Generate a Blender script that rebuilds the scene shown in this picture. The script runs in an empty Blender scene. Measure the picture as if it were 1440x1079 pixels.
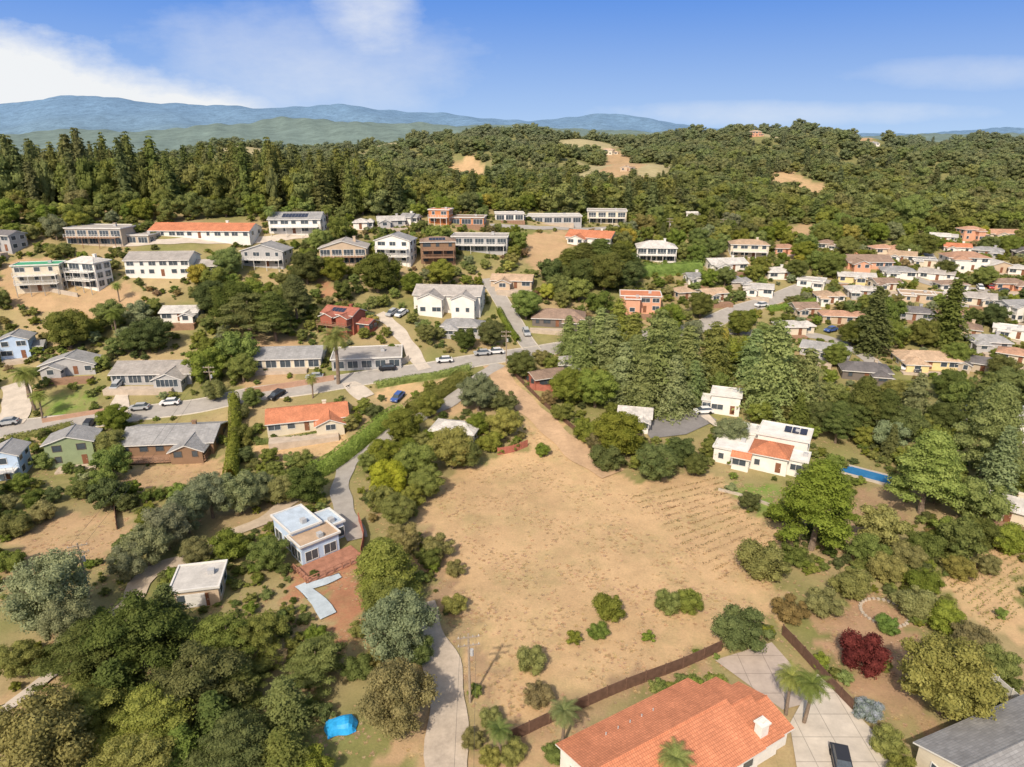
import bpy, math, random, bmesh, time
import numpy as np
from mathutils import Vector
T0=time.time()
def tick(s): print('TICK',s,round(time.time()-T0,1))
random.seed(7); rng=np.random.default_rng(7)
S=bpy.context.scene; COL=S.collection
R=math.radians
# ------------------------------------------------ camera
CZ=62.0; PI_=R(19.6); F=960.0
cp,sp=math.cos(PI_),math.sin(PI_)
cam=bpy.data.cameras.new('camera'); co=bpy.data.objects.new('camera',cam); COL.objects.link(co)
co.location=(0,0,CZ); co.rotation_euler=(math.pi/2-PI_,0,0)
cam.lens=24; cam.sensor_width=36; cam.clip_end=30000; cam.clip_start=1
S.camera=co
# ------------------------------------------------ terrain height
XK=np.array([-460,-140,-20,60,140,260,460.])
TB=[(0,[0,0,0,0,0,0,0]),(60,[0,0,0,0,0,0,0]),(120,[0,0,0,.3,.3,.3,1]),(145,[5,4,3.4,2,1.4,1.2,1]),(170,[12,11,8.3,4.5,3.5,3,2]),
(205,[25,24,16.5,10.5,8,6,4]),(240,[35,35,25.5,17,13,10,7]),(275,[38,38,33.7,24,18.5,14,10]),(320,[36,36,36,30,23.5,19,14]),
(400,[26,26,31,31,27,24,20]),(550,[18,20,32,36,33,29,24]),(750,[20,30,46,53,48,41,35]),(950,[25,44,57,61,62,52,46]),(1200,[20,30,48,54,56,48,44]),(1600,[5,5,10,15,20,20,20])]
YK=np.array([r[0] for r in TB],float); TV=np.array([r[1] for r in TB],float)
def herm(k,v,x):
    m=np.zeros_like(v)
    dk=np.diff(k); dv=np.diff(v,axis=0)/dk[:,None]
    m[1:-1]=(dv[:-1]*dk[1:,None]+dv[1:]*dk[:-1,None])/(dk[:-1]+dk[1:])[:,None]
    m[0]=dv[0]; m[-1]=dv[-1]
    same=(dv[:-1]*dv[1:]<=0); mm=m[1:-1]; mm[same]=0
    i=np.clip(np.searchsorted(k,x,side='right')-1,0,len(k)-2)
    h=(k[i+1]-k[i]); t=((x-k[i])/h)[:,None]; h=h[:,None]
    return (2*t**3-3*t**2+1)*v[i]+(t**3-2*t**2+t)*h*m[i]+(-2*t**3+3*t**2)*v[i+1]+(t**3-t**2)*h*m[i+1]
YG=np.arange(0,1601,5.); XG=np.arange(-460,461,10.)
A_=herm(YK,TV,YG); FG=herm(XK,A_.T.copy(),XG).T
def sstep(a,b,x):
    t=np.clip((x-a)/(b-a),0,1); return t*t*(3-2*t)
PX1=np.array([0,150,230,300,400,500,600,700,900,1100,1300,1440.]); PY1=np.array([190,188,184,177,173,171,175,181,187,192,195,193.])
PX2=np.array([-300,0,60,140,220,330,450,600,700,760,850,930,1000,1150,1300,1380,1440,1700]); PY2=np.array([150,146,143,138,143,149,152,159,166,169,165,172,185,192,193,187,182,182.])
def H(x,y):
    x=np.asarray(x,float); y=np.asarray(y,float)
    xc=np.clip(x*np.minimum(1,400/np.maximum(y,1)),-459.9,459.9); yc=np.clip(y,0,1599.9)
    fi=yc/5; i=fi.astype(int); fi=fi-i
    fj=(xc+460)/10; j=fj.astype(int); fj=fj-j
    b=(FG[i,j]*(1-fi)*(1-fj)+FG[i+1,j]*fi*(1-fj)+FG[i,j+1]*(1-fi)*fj+FG[i+1,j+1]*fi*fj)
    b=b+(.12+.5*sstep(120,220,y))*np.sin(x*.11+1.3)*np.sin(y*.09+.4)
    k=sstep(360,600,y)
    b=b+k*(9*np.sin(x/62+.7+y/140)*np.sin(y/75+.5)+4.5*np.sin(x/31+y/48)+2.5*np.sin(x/19-y/26))
    w=sstep(1150,1900,y)
    pxx=720+F*1.08*x/np.maximum(y,1)
    c1=62+3000*(200-np.interp(pxx,PX1,PY1))/F*.83
    c2=62+7000*(200-np.interp(pxx,PX2,PY2))/F*.83
    n1=9*np.sin(x/160+1)*np.sin(y/230)+5*np.sin(x/70+y/90)+3*np.sin(x/33)+2.5*np.sin(x/14+y/40)
    n2=20*np.sin(x/420+2)*np.sin(y/600)+12*np.sin(x/190+y/300)+6*np.sin(x/80+y/200)+4*np.sin(x/37)
    far=-20+(c1+20+n1)*np.exp(-((y-3000)/800)**2)+(c2+20+n2)*np.exp(-((y-7000)/1700)**2)
    far=far+(10*np.sin(x/140+y/210)+8*np.sin(x/230-y/120))*np.exp(-((y-4800)/1500)**2)*2
    return b*(1-w)+far*w
def clearing(x,y):
    return np.sin(x/34+1.3*np.sin(y/51))+np.sin(y/45+1.1*np.sin(x/43)+.6)+.35*np.sin(x/9+y/14)
TS=30*np.exp(np.linspace(0,math.log(300),1800))
def ray(px,py):
    a=(px-720)/F; b=(539.5-py)/F
    return np.array([a,cp+b*sp,-sp+b*cp])
def P(px,py,dz=0):
    d=ray(px,py); p=d[None,:]*TS[:,None]; g=H(p[:,0],p[:,1])+dz-(p[:,2]+CZ)
    i=int(np.argmax(g>0))
    if g[i]<=0: i=len(TS)-1
    if i==0: i=1
    k=g[i-1]/(g[i-1]-g[i]) if g[i]!=g[i-1] else 0
    t=TS[i-1]+(TS[i]-TS[i-1])*k
    x,y=float(d[0]*t),float(d[1]*t)
    return x,y,float(H(x,y)),float(t)
def proj(x,y,z):
    z=z-CZ; dep=y*cp-z*sp; up=y*sp+z*cp
    return 720+F*x/dep, 539.5-F*up/dep, dep
# ------------------------------------------------ materials
def newmat(name):
    m=bpy.data.materials.new(name); m.use_nodes=True; nt=m.node_tree; nt.nodes.clear()
    o=nt.nodes.new('ShaderNodeOutputMaterial'); b=nt.nodes.new('ShaderNodeBsdfPrincipled')
    nt.links.new(b.outputs[0],o.inputs[0]); return m,nt,b,o
def N(nt,t,**kw):
    n=nt.nodes.new(t)
    for k,v in kw.items(): setattr(n,k,v)
    return n
def noise(nt,vec,scale,detail=4,rough=.6):
    n=N(nt,'ShaderNodeTexNoise'); n.inputs['Scale'].default_value=scale; n.inputs['Detail'].default_value=detail; n.inputs['Roughness'].default_value=rough
    if vec is not None: nt.links.new(vec,n.inputs['Vector'])
    return n.outputs['Fac']
def mrange(nt,v,a,b,c,d):
    n=N(nt,'ShaderNodeMapRange'); nt.links.new(v,n.inputs[0])
    for i,q in enumerate((a,b,c,d)): n.inputs[1+i].default_value=q
    return n.outputs[0]
def math_(nt,op,a,b=None,c=None):
    n=N(nt,'ShaderNodeMath',operation=op)
    for i,q in enumerate((a,b,c)):
        if q is None: continue
        if isinstance(q,(int,float)): n.inputs[i].default_value=q
        else: nt.links.new(q,n.inputs[i])
    return n.outputs[0]
def mixc(nt,f,a,b,mode='MIX'):
    n=N(nt,'ShaderNodeMix',data_type='RGBA',blend_type=mode)
    if isinstance(f,(int,float)): n.inputs[0].default_value=f
    else: nt.links.new(f,n.inputs[0])
    for i,q in ((6,a),(7,b)):
        if isinstance(q,tuple): n.inputs[i].default_value=(*q[:3],1)
        else: nt.links.new(q,n.inputs[i])
    return n.outputs[2]
def hsv(nt,col,v):
    n=N(nt,'ShaderNodeHueSaturation'); nt.links.new(col,n.inputs['Color'])
    nt.links.new(v,n.inputs['Value']); return n.outputs[0]
MC={}
def plain(name,col,rough=.8,var=.2,scale=1.5,metal=0,spec=.2,bump=0):
    if name in MC: return MC[name]
    m,nt,b,o=newmat(name)
    tc=N(nt,'ShaderNodeTexCoord').outputs['Object']
    f=noise(nt,tc,scale,5); f2=noise(nt,tc,scale*7,3)
    s=math_(nt,'ADD',mrange(nt,f,.3,.7,-var,var),mrange(nt,f2,.3,.7,-var*.5,var*.5))
    v=math_(nt,'ADD',s,1.0)
    rgb=N(nt,'ShaderNodeRGB'); rgb.outputs[0].default_value=(*col,1)
    nt.links.new(hsv(nt,rgb.outputs[0],v),b.inputs['Base Color'])
    b.inputs['Roughness'].default_value=rough; b.inputs['Metallic'].default_value=metal; b.inputs['Specular IOR Level'].default_value=spec
    if bump:
        bn=N(nt,'ShaderNodeBump'); bn.inputs['Strength'].default_value=bump; bn.inputs['Distance'].default_value=.05
        nt.links.new(f2,bn.inputs['Height']); nt.links.new(bn.outputs[0],b.inputs['Normal'])
    MC[name]=m; return m
def tilemat(name,col,swap=False,bw=.26,rh=.34,var=.12,mort=.62):
    nm=name+('_swap' if swap else '')
    if nm in MC: return MC[nm]
    m,nt,b,o=newmat(nm)
    tc=N(nt,'ShaderNodeTexCoord').outputs['Object']
    sx=N(nt,'ShaderNodeSeparateXYZ'); nt.links.new(tc,sx.inputs[0])
    cx=N(nt,'ShaderNodeCombineXYZ')
    nt.links.new(sx.outputs[1 if swap else 0],cx.inputs[0]); nt.links.new(sx.outputs[0 if swap else 1],cx.inputs[1])
    br=N(nt,'ShaderNodeTexBrick'); nt.links.new(cx.outputs[0],br.inputs['Vector'])
    br.offset=0; br.inputs['Scale'].default_value=1; br.inputs['Brick Width'].default_value=bw; br.inputs['Row Height'].default_value=rh
    br.inputs['Mortar Size'].default_value=.03; br.inputs['Mortar Smooth'].default_value=.8
    br.inputs['Color1'].default_value=(*[c*(1+var) for c in col],1); br.inputs['Color2'].default_value=(*[c*(1-var*.8) for c in col],1)
    br.inputs['Mortar'].default_value=(*[c*mort for c in col],1)
    f=noise(nt,tc,.4,6); oi=N(nt,'ShaderNodeObjectInfo')
    v=math_(nt,'MULTIPLY',mrange(nt,f,.3,.7,.82,1.18),mrange(nt,oi.outputs['Random'],0,1,.88,1.12))
    nt.links.new(hsv(nt,br.outputs[0],v),b.inputs['Base Color']); b.inputs['Roughness'].default_value=.85; b.inputs['Specular IOR Level'].default_value=.15
    bn=N(nt,'ShaderNodeBump'); bn.inputs['Strength'].default_value=.5; bn.inputs['Distance'].default_value=.05
    inv=math_(nt,'SUBTRACT',1.0,br.outputs['Fac']); nt.links.new(inv,bn.inputs['Height']); nt.links.new(bn.outputs[0],b.inputs['Normal'])
    MC[nm]=m; return m
def leafmat(name,c1,c2,haze_tint=False):
    if name in MC: return MC[name]
    c1=tuple(q*1.1 for q in c1); c2=tuple(q*1.1 for q in c2)
    m,nt,b,o=newmat(name)
    tc=N(nt,'ShaderNodeTexCoord').outputs['Object']; oi=N(nt,'ShaderNodeObjectInfo')
    f=noise(nt,tc,.55,3); f2=noise(nt,tc,3.5,2)
    k=mrange(nt,math_(nt,'ADD',math_(nt,'MULTIPLY',f,.6),math_(nt,'MULTIPLY',f2,.4)),.36,.64,0,1)
    c=mixc(nt,k,c1,c2)
    hs=N(nt,'ShaderNodeHueSaturation'); nt.links.new(c,hs.inputs['Color'])
    nt.links.new(mrange(nt,oi.outputs['Random'],0,1,.472,.52),hs.inputs['Hue'])
    r2=math_(nt,'FRACT',math_(nt,'MULTIPLY',oi.outputs['Random'],17.3))
    nt.links.new(mrange(nt,r2,0,1,.84,1.25),hs.inputs['Value'])
    nt.links.new(mrange(nt,math_(nt,'FRACT',math_(nt,'MULTIPLY',oi.outputs['Random'],7.7)),0,1,.85,1.08),hs.inputs['Saturation'])
    c=hs.outputs[0]
    if haze_tint:
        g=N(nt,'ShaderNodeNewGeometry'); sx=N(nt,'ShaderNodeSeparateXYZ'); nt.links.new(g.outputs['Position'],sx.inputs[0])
        c=mixc(nt,mrange(nt,sx.outputs[1],330,1250,0,.66),c,(.23,.285,.225))  # aerial haze painted into the leaf colour, stronger with world y
    nt.links.new(c,b.inputs['Base Color']); b.inputs['Roughness'].default_value=.8; b.inputs['Specular IOR Level'].default_value=.1
    tr=N(nt,'ShaderNodeBsdfTranslucent'); nt.links.new(c,tr.inputs[0])
    mx=N(nt,'ShaderNodeMixShader'); mx.inputs[0].default_value=.4; nt.links.new(b.outputs[0],mx.inputs[1]); nt.links.new(tr.outputs[0],mx.inputs[2]); nt.links.new(mx.outputs[0],o.inputs[0])
    MC[name]=m; return m
LEAF={'green':((.12,.155,.03),(.275,.31,.075)),'olive':((.17,.17,.048),(.335,.32,.105)),'grey':((.155,.185,.09),(.315,.35,.18)),'yellow':((.24,.24,.035),(.46,.43,.08)),
'dark':((.075,.10,.025),(.185,.21,.06)),'brown':((.20,.145,.065),(.36,.27,.12)),'plum':((.09,.022,.02),(.23,.065,.05)),'cedar':((.125,.165,.052),(.295,.345,.13)),'pinegreen':((.15,.19,.045),(.32,.36,.11)),'flower':((.14,.19,.1),(.42,.45,.52)),'lime':((.13,.19,.028),(.26,.335,.062)),'straw':((.40,.285,.155),(.50,.365,.21)),'row':((.23,.17,.085),(.33,.25,.125)),'forest':((.12,.14,.035),(.28,.295,.085)),'forestdark':((.08,.10,.03),(.205,.22,.068)),'palm':((.13,.17,.04),(.27,.30,.09))}
def LM(k): return leafmat('foliage_'+k,*LEAF[k],haze_tint=k.startswith('forest'))
BARK=plain('bark',(.20,.15,.11),.95,.3,3,bump=.5)
# ------------------------------------------------ mesh builder
class MB:
    def __init__(s): s.v=[];s.f=[];s.m=[]
    def add(s,vs,fs,m=0):
        k=len(s.v); s.v+= [tuple(q) for q in vs]; s.f+=[tuple(i+k for i in q) for q in fs]; s.m+=[m]*len(fs)
    def box(s,x0,x1,y0,y1,z0,z1,m=0):
        s.add([(x0,y0,z0),(x1,y0,z0),(x1,y1,z0),(x0,y1,z0),(x0,y0,z1),(x1,y0,z1),(x1,y1,z1),(x0,y1,z1)],
              [(0,3,2,1),(4,5,6,7),(0,1,5,4),(1,2,6,5),(2,3,7,6),(3,0,4,7)],m)
    def cyl(s,p0,p1,r0,r1,n=8,m=0,cap=True):
        p0=Vector(p0);p1=Vector(p1);d=(p1-p0).normalized()
        a=d.orthogonal().normalized(); b=d.cross(a); vs=[]
        for p,r in((p0,r0),(p1,r1)):
            for i in range(n):
                t=2*math.pi*i/n; vs.append(p+a*math.cos(t)*r+b*math.sin(t)*r)
        fs=[(i,(i+1)%n,n+(i+1)%n,n+i) for i in range(n)]
        if cap: fs+=[tuple(range(n-1,-1,-1)),tuple(range(n,2*n))]
        s.add(vs,fs,m)
    def mesh(s,name,mats):
        me=bpy.data.meshes.new(name); me.from_pydata(s.v,[],s.f)
        for m in (mats if isinstance(mats,(list,tuple)) else [mats]): me.materials.append(m)
        if any(s.m): me.polygons.foreach_set('material_index',s.m)
        me.update(); return me
    def build(s,name,mats,parent=None,loc=None):
        return link(name,s.mesh(name,mats),parent,loc)
def link(name,me,parent=None,loc=None,rz=0):
    o=bpy.data.objects.new(name,me); COL.objects.link(o)
    if parent is not None: o.parent=parent
    if loc is not None: o.location=loc
    if rz: o.rotation_euler=(0,0,rz)
    return o
def tag(o,label=None,cat=None,group=None,kind=None):
    if label: o['label']=label
    if cat: o['category']=cat
    if group: o['group']=group
    if kind: o['kind']=kind
    return o
def empty(name,loc,rz=0): 
    o=link(name,None,None,loc,rz); o.empty_display_size=.5; return o
def npmesh(name,v,quads,mats):
    me=bpy.data.meshes.new(name); nq=len(quads)
    me.vertices.add(len(v)); me.vertices.foreach_set('co',np.asarray(v,np.float32).ravel())
    li=np.asarray(quads,np.int32).ravel()
    me.loops.add(len(li)); me.loops.foreach_set('vertex_index',li)
    me.polygons.add(nq); me.polygons.foreach_set('loop_start',(np.arange(nq)*4).astype(np.int32))
    for m in mats: me.materials.append(m)
    me.update(calc_edges=True); return me
# ------------------------------------------------ foliage
def sphere_dirs(n): 
    u=rng.normal(size=(n,3)); return u/np.linalg.norm(u,axis=1)[:,None]
def leaf_quads(pos,nor,size,asp=.6):
    n=len(pos); r=sphere_dirs(n); t=np.cross(nor,r); t/=np.maximum(np.linalg.norm(t,axis=1),1e-6)[:,None]; b=np.cross(nor,t)
    s=(size*rng.uniform(.55,1.4,n))[:,None]
    v=np.stack([pos-t*s*.5,pos-b*s*asp*.5+nor*s*.08,pos+t*s*.5,pos+b*s*asp*.5+nor*s*.08],1).reshape(-1,3)
    q=np.arange(4*n).reshape(-1,4); return v,q
def core_ell(c,rad,nu=10,nv=6):
    th=np.linspace(0,2*np.pi,nu,endpoint=False); ph=np.linspace(.15,np.pi-.15,nv)
    V=[];ph_off=rng.uniform(0,6,4)
    for p in ph:
        for t in th:
            k=1+.16*math.sin(3*t+ph_off[0]+2*p)+.1*math.sin(5*t+ph_off[1])*math.sin(3*p)
            V.append((c[0]+rad[0]*k*math.sin(p)*math.cos(t),c[1]+rad[1]*k*math.sin(p)*math.sin(t),c[2]+rad[2]*k*math.cos(p)))
    Q=[(i*nu+j,i*nu+(j+1)%nu,(i+1)*nu+(j+1)%nu,(i+1)*nu+j) for i in range(nv-1) for j in range(nu)]
    return np.array(V),np.array(Q)
def lobemesh(name,lobes,n,size,core,mat,jit=.8):
    C=np.array([l[0] for l in lobes]); Rr=np.array([l[1] for l in lobes])
    w=Rr.prod(axis=1)**(2/3); idx=rng.choice(len(lobes),n,p=w/w.sum())
    u=sphere_dirs(n); u[:,2]=np.where(u[:,2]<-.3,-u[:,2],u[:,2])
    pos=C[idx]+u*Rr[idx]*(rng.uniform(.70,1.0,n)+.28*rng.uniform(0,1,n)**4)[:,None]*1.06
    keep=np.ones(n,bool)
    for i in range(len(lobes)):
        d=(((pos-C[i])/Rr[i])**2).sum(1); keep&=~((d<.5)&(idx!=i))
    pos=pos[keep];u=u[keep]
    nor=u+rng.normal(size=u.shape)*jit*.6; nor/=np.linalg.norm(nor,axis=1)[:,None]
    v,q=leaf_quads(pos,nor,size); V=[v];Q=[q];k=len(v)
    for c,r in lobes:
        a,b=core_ell(c,[x*core for x in r]); V.append(a);Q.append(b+k);k+=len(a)
    return npmesh(name,np.concatenate(V),np.concatenate(Q),[mat])
def oak_lobes(W,Hh,n,base=.3,fl=.8,cone=0,r0=.12,r1=.22):
    L=[((0,0,Hh*(base+(1-base)*.5)),(W*.3,W*.3,Hh*(1-base)*.36))]
    for i in range(n):
        a=2.4*i+rng.uniform(-.4,.4); zf=(i+.5)/n
        e=math.sqrt(max(0,1-(2*zf-1)**2*.8)); 
        if cone: e=(1-zf)**.75*1.05+.05
        r=W*rng.uniform(r0,r1); rr=max(0,(W*.5-r*.85))*e*rng.uniform(.62,1.22)
        L.append(((rr*math.cos(a),rr*math.sin(a),Hh*(base+(1-base)*(zf*.86+.08))),(r,r*rng.uniform(.8,1.2),r*fl)))
    return L
def ragged_lobes(W,Hh,n):
    L=[((0,0,Hh*.5),(W*.28,W*.28,Hh*.3))]
    for i in range(n):
        a=rng.uniform(0,6.283); zf=rng.uniform(.12,1)**.8; e=(1-zf**2.2)**.5*rng.uniform(.35,1.2)+.08
        r=W*rng.uniform(.05,.125); rr=W*.45*e; k=1+.6*e
        L.append(((rr*math.cos(a),rr*math.sin(a),Hh*zf*rng.uniform(.9,1.08)),(r*k,r*rng.uniform(.8,1.3),r*.45)))
    return L
def trunkmesh(W,Hh,r,limbs=5,lean=.02):
    m=MB(); p=[(0,0,-1.0),(lean*Hh,0,Hh*.3),(lean*Hh*.5,lean*Hh,Hh*.62),(0,0,Hh*.85)]
    rr=[r*1.25,r*.85,r*.5,r*.15]
    for i in range(3): m.cyl(p[i],p[i+1],rr[i],rr[i+1],8)
    for i in range(limbs):
        a=2.4*i; z=Hh*(.25+.4*i/limbs)
        m.cyl((lean*Hh*.7,0,z),(math.cos(a)*W*.3,math.sin(a)*W*.3,z+Hh*.2),r*.4,r*.1,6)
    return m.mesh('trunk',BARK)
def conifer_mesh(name,W,Hh,layers,perl,lpb,size,mat,droop=.25,power=.85,base=.08,irr=.25):
    pos=[];nor=[]
    for i in range(layers):
        zf=base+(1-base)*(i+rng.uniform(-.3,.3))/layers; zf=min(.99,max(base,zf))
        rad=W*.5*((1-zf)/(1-base))**power*rng.uniform(1-irr,1+irr*.5)+.12
        for j in range(max(3,int(perl*(.5+rad/(W*.5)*.6)))):
            a=rng.uniform(0,6.283); L=rad*rng.uniform(.7,1.15); n=max(3,int(lpb*(.35+L/(W*.5))))
            s=np.linspace(.25,1,n)+rng.uniform(-.05,.05,n); wd=.18*W*.5*(1.1-s)*2
            off=rng.uniform(-1,1,n)*wd
            x=np.cos(a)*s*L-np.sin(a)*off; y=np.sin(a)*s*L+np.cos(a)*off
            z=Hh*zf-droop*L*s**2+rng.uniform(-.1,.1,n)*W*.06-np.abs(off)*.3
            pos.append(np.stack([x,y,z],1))
            nn=np.stack([np.cos(a)*np.full(n,.5),np.sin(a)*np.full(n,.5),np.full(n,.9)],1)+rng.normal(size=(n,3))*.35
            nor.append(nn)
    pos=np.concatenate(pos);nor=np.concatenate(nor);nor/=np.linalg.norm(nor,axis=1)[:,None]
    v,q=leaf_quads(pos,nor,size,.55); V=[v];Q=[q];k=len(v)
    for zf in np.linspace(base+.06,.86,7):
        rr=W*.5*((1-zf)/(1-base))**power*.5+.1
        a,b=core_ell((0,0,Hh*zf-rr*.2),(rr,rr,Hh*.085),8,4); V.append(a);Q.append(b+k);k+=len(a)
    return npmesh(name,np.concatenate(V),np.concatenate(Q),[mat])
KIND={}
def mk(k,W,Hh,nv,f,tr): KIND[k]=(W,Hh,[f() for _ in range(nv)],tr)
mk('oak',10,9,4,lambda:lobemesh('crown',oak_lobes(10,9,30,.12,.75,0,.09,.19),13500,.32,.68,LM('green')),trunkmesh(10,9,.35))
mk('tree',8,7,5,lambda:lobemesh('crown',oak_lobes(8,7,17,.12,.8,0,.10,.21),4000,.40,.72,LM('green')),trunkmesh(8,7,.25))
mk('euc',10,11,2,lambda:lobemesh('crown',oak_lobes(10,11,32,.12,1.1,0,.08,.17),13000,.31,.62,LM('grey')),trunkmesh(10,11,.3))
mk('cyp',12,11,3,lambda:lobemesh('crown',ragged_lobes(12,11,80),18000,.32,.58,LM('dark')),trunkmesh(12,11,.45))
mk('pine',10,15,2,lambda:lobemesh('crown',oak_lobes(10,15,40,.15,.5,1,.09,.19),17000,.32,.66,LM('pinegreen')),trunkmesh(10,15,.35))
mk('redwood',9,19,2,lambda:conifer_mesh('crown',9,19,44,12,15,.6,LM('dark'),.3,.7,.05,.3),trunkmesh(3,19,.4,3,0))
mk('cedar',10,13,3,lambda:conifer_mesh('crown',10,13,32,14,22,.44,LM('cedar'),.22,.55,.03,.42),trunkmesh(4,13,.35,3,0))
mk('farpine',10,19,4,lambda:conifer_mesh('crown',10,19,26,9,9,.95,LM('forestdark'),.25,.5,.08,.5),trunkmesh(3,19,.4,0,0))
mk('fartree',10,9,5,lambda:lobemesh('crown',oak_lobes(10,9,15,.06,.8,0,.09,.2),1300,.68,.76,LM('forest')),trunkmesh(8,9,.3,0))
mk('shrub',3,2.2,3,lambda:lobemesh('crown',oak_lobes(3,2.2,9,0.0,.8),1700,.22,.72,LM('olive')),trunkmesh(2,2,.1,4))
mk('bush',6,4.2,3,lambda:lobemesh('crown',oak_lobes(6,4.2,20,0.0,.85,0,.09,.19),7500,.24,.72,LM('olive')),trunkmesh(5,4,.16,4))
def palm_meshes():
    t=MB(); n=6
    for i in range(n):
        z0=-0.6+8.4*i/n; z1=-0.6+8.4*(i+1)/n; t.cyl((.25*math.sin(z0*.3),0,z0),(.25*math.sin(z1*.3),0,z1),.27-.015*i,.255-.015*i,8)
    tm=t.mesh('trunk',BARK)
    m=MB(); bx=.25*math.sin(7.8*.3)
    for i in range(34):
        a=2.4*i; el=1.15-1.75*(i/34); L=rng.uniform(2.3,3.0); pts=[]
        d=np.array([math.cos(a),math.sin(a)]); x=0;z=7.8;ang=el
        for s in range(9):
            pts.append((bx+d[0]*x,d[1]*x,z)); x+=L/8*math.cos(ang); z+=L/8*math.sin(ang); ang-=.19
        for s in range(1,9):
            p=np.array(pts[s]); q0=np.array(pts[s-1]); side=np.array([-d[1],d[0],0]); fw=p-q0
            w=.62*math.sin(math.pi*(s+.6)/9.8)+.08
            for sg in(-1,1):
                for h in(0,.5):
                    b0=q0+fw*h; b1=q0+fw*(h+.42); tip=b0+side*sg*w+fw*1.2+np.array([0,0,-.28*w])
                    m.add([b0,b1,tip],[(0,1,2)])
    return tm,m.mesh('crown',LM('palm'))
ptm,pcm=palm_meshes(); KIND['palm']=(5,9.5,[pcm],ptm)
tick('kinds')
PLANTS=[]
OA=np.zeros((9000,3)); OA[:,0]=1e6; on=[0]
class Occ:
    def append(s,t): OA[on[0]]=t; on[0]+=1
OCC=Occ()
SIZEW=[(2.2,'low'),(4.5,'small'),(8,'medium'),(14,'large'),(99,'very tall')]
NOUN={'oak':'round tree','tree':'leafy tree','euc':'feathery tree','cyp':'ragged cypress tree','pine':'pine tree','redwood':'pointed conifer','cedar':'conifer','farpine':'forest conifer','fartree':'woodland tree','shrub':'shrub','bush':'bush','palm':'palm tree'}
CW={'green':'green','olive':'olive','grey':'grey-green','yellow':'yellow-green','dark':'dark green','brown':'brownish','plum':'dark red','cedar':'soft green','pinegreen':'mid-green','forest':'green','forestdark':'dark','palm':'','flower':'pale flowering','lime':'bright green'}
OBN={'shrub':'shrub','bush':'bush','palm':'palm_tree','oak':'broadleaf_tree','tree':'garden_tree','euc':'eucalyptus_tree','cyp':'cypress_tree','pine':'pine_tree','redwood':'redwood_tree','cedar':'cedar_tree','farpine':'conifer_tree','fartree':'woodland_tree'}
def plant(kind,col,x,y,w,h,label=None):
    W0,H0,ms,tr=KIND[kind]; z=float(H(x,y))
    e=empty(OBN[kind],(x,y,z),random.uniform(0,6.28)); e.scale=(w/W0,w/W0,h/H0)
    link('trunk',tr,e); c=link('crown',random.choice(ms),e)
    dc=ms[0].materials[0]; mt=LM(col)
    if mt!=dc: c.material_slots[0].link='OBJECT'; c.material_slots[0].material=mt
    px,py,_=proj(x,y,z+h*.5)
    sz=[s for t,s in SIZEW if h<t][0]
    cat='palm' if kind=='palm' else ('shrub' if kind in('shrub','bush') else 'tree')
    e['category']=cat
    if label: e['label']=label
    else: PLANTS.append((e,px,py,' '.join((sz+' '+CW[col]+' '+NOUN[kind]).split()),cat,x,y))
    e['group']={'palm':'palm trees','shrub':'shrubs and bushes','tree':'trees'}[cat]
    return e
RAT={'oak':.85,'tree':.9,'euc':1.0,'cyp':.8,'pine':1.4,'redwood':2.1,'cedar':1.25,'shrub':.7,'bush':.62,'palm':1.7}
def T(kind,col,px,py,wpx,label=None,r=None):
    r=r or RAT[kind]; w=wpx/8.; 
    for _ in range(3):
        x,y,z,t=P(px,py,dz=r*w*.5); w=wpx*t/F
    OCC.append((x,y,w*.5)); return plant(kind,col,x,y,w,r*w,label)
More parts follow.
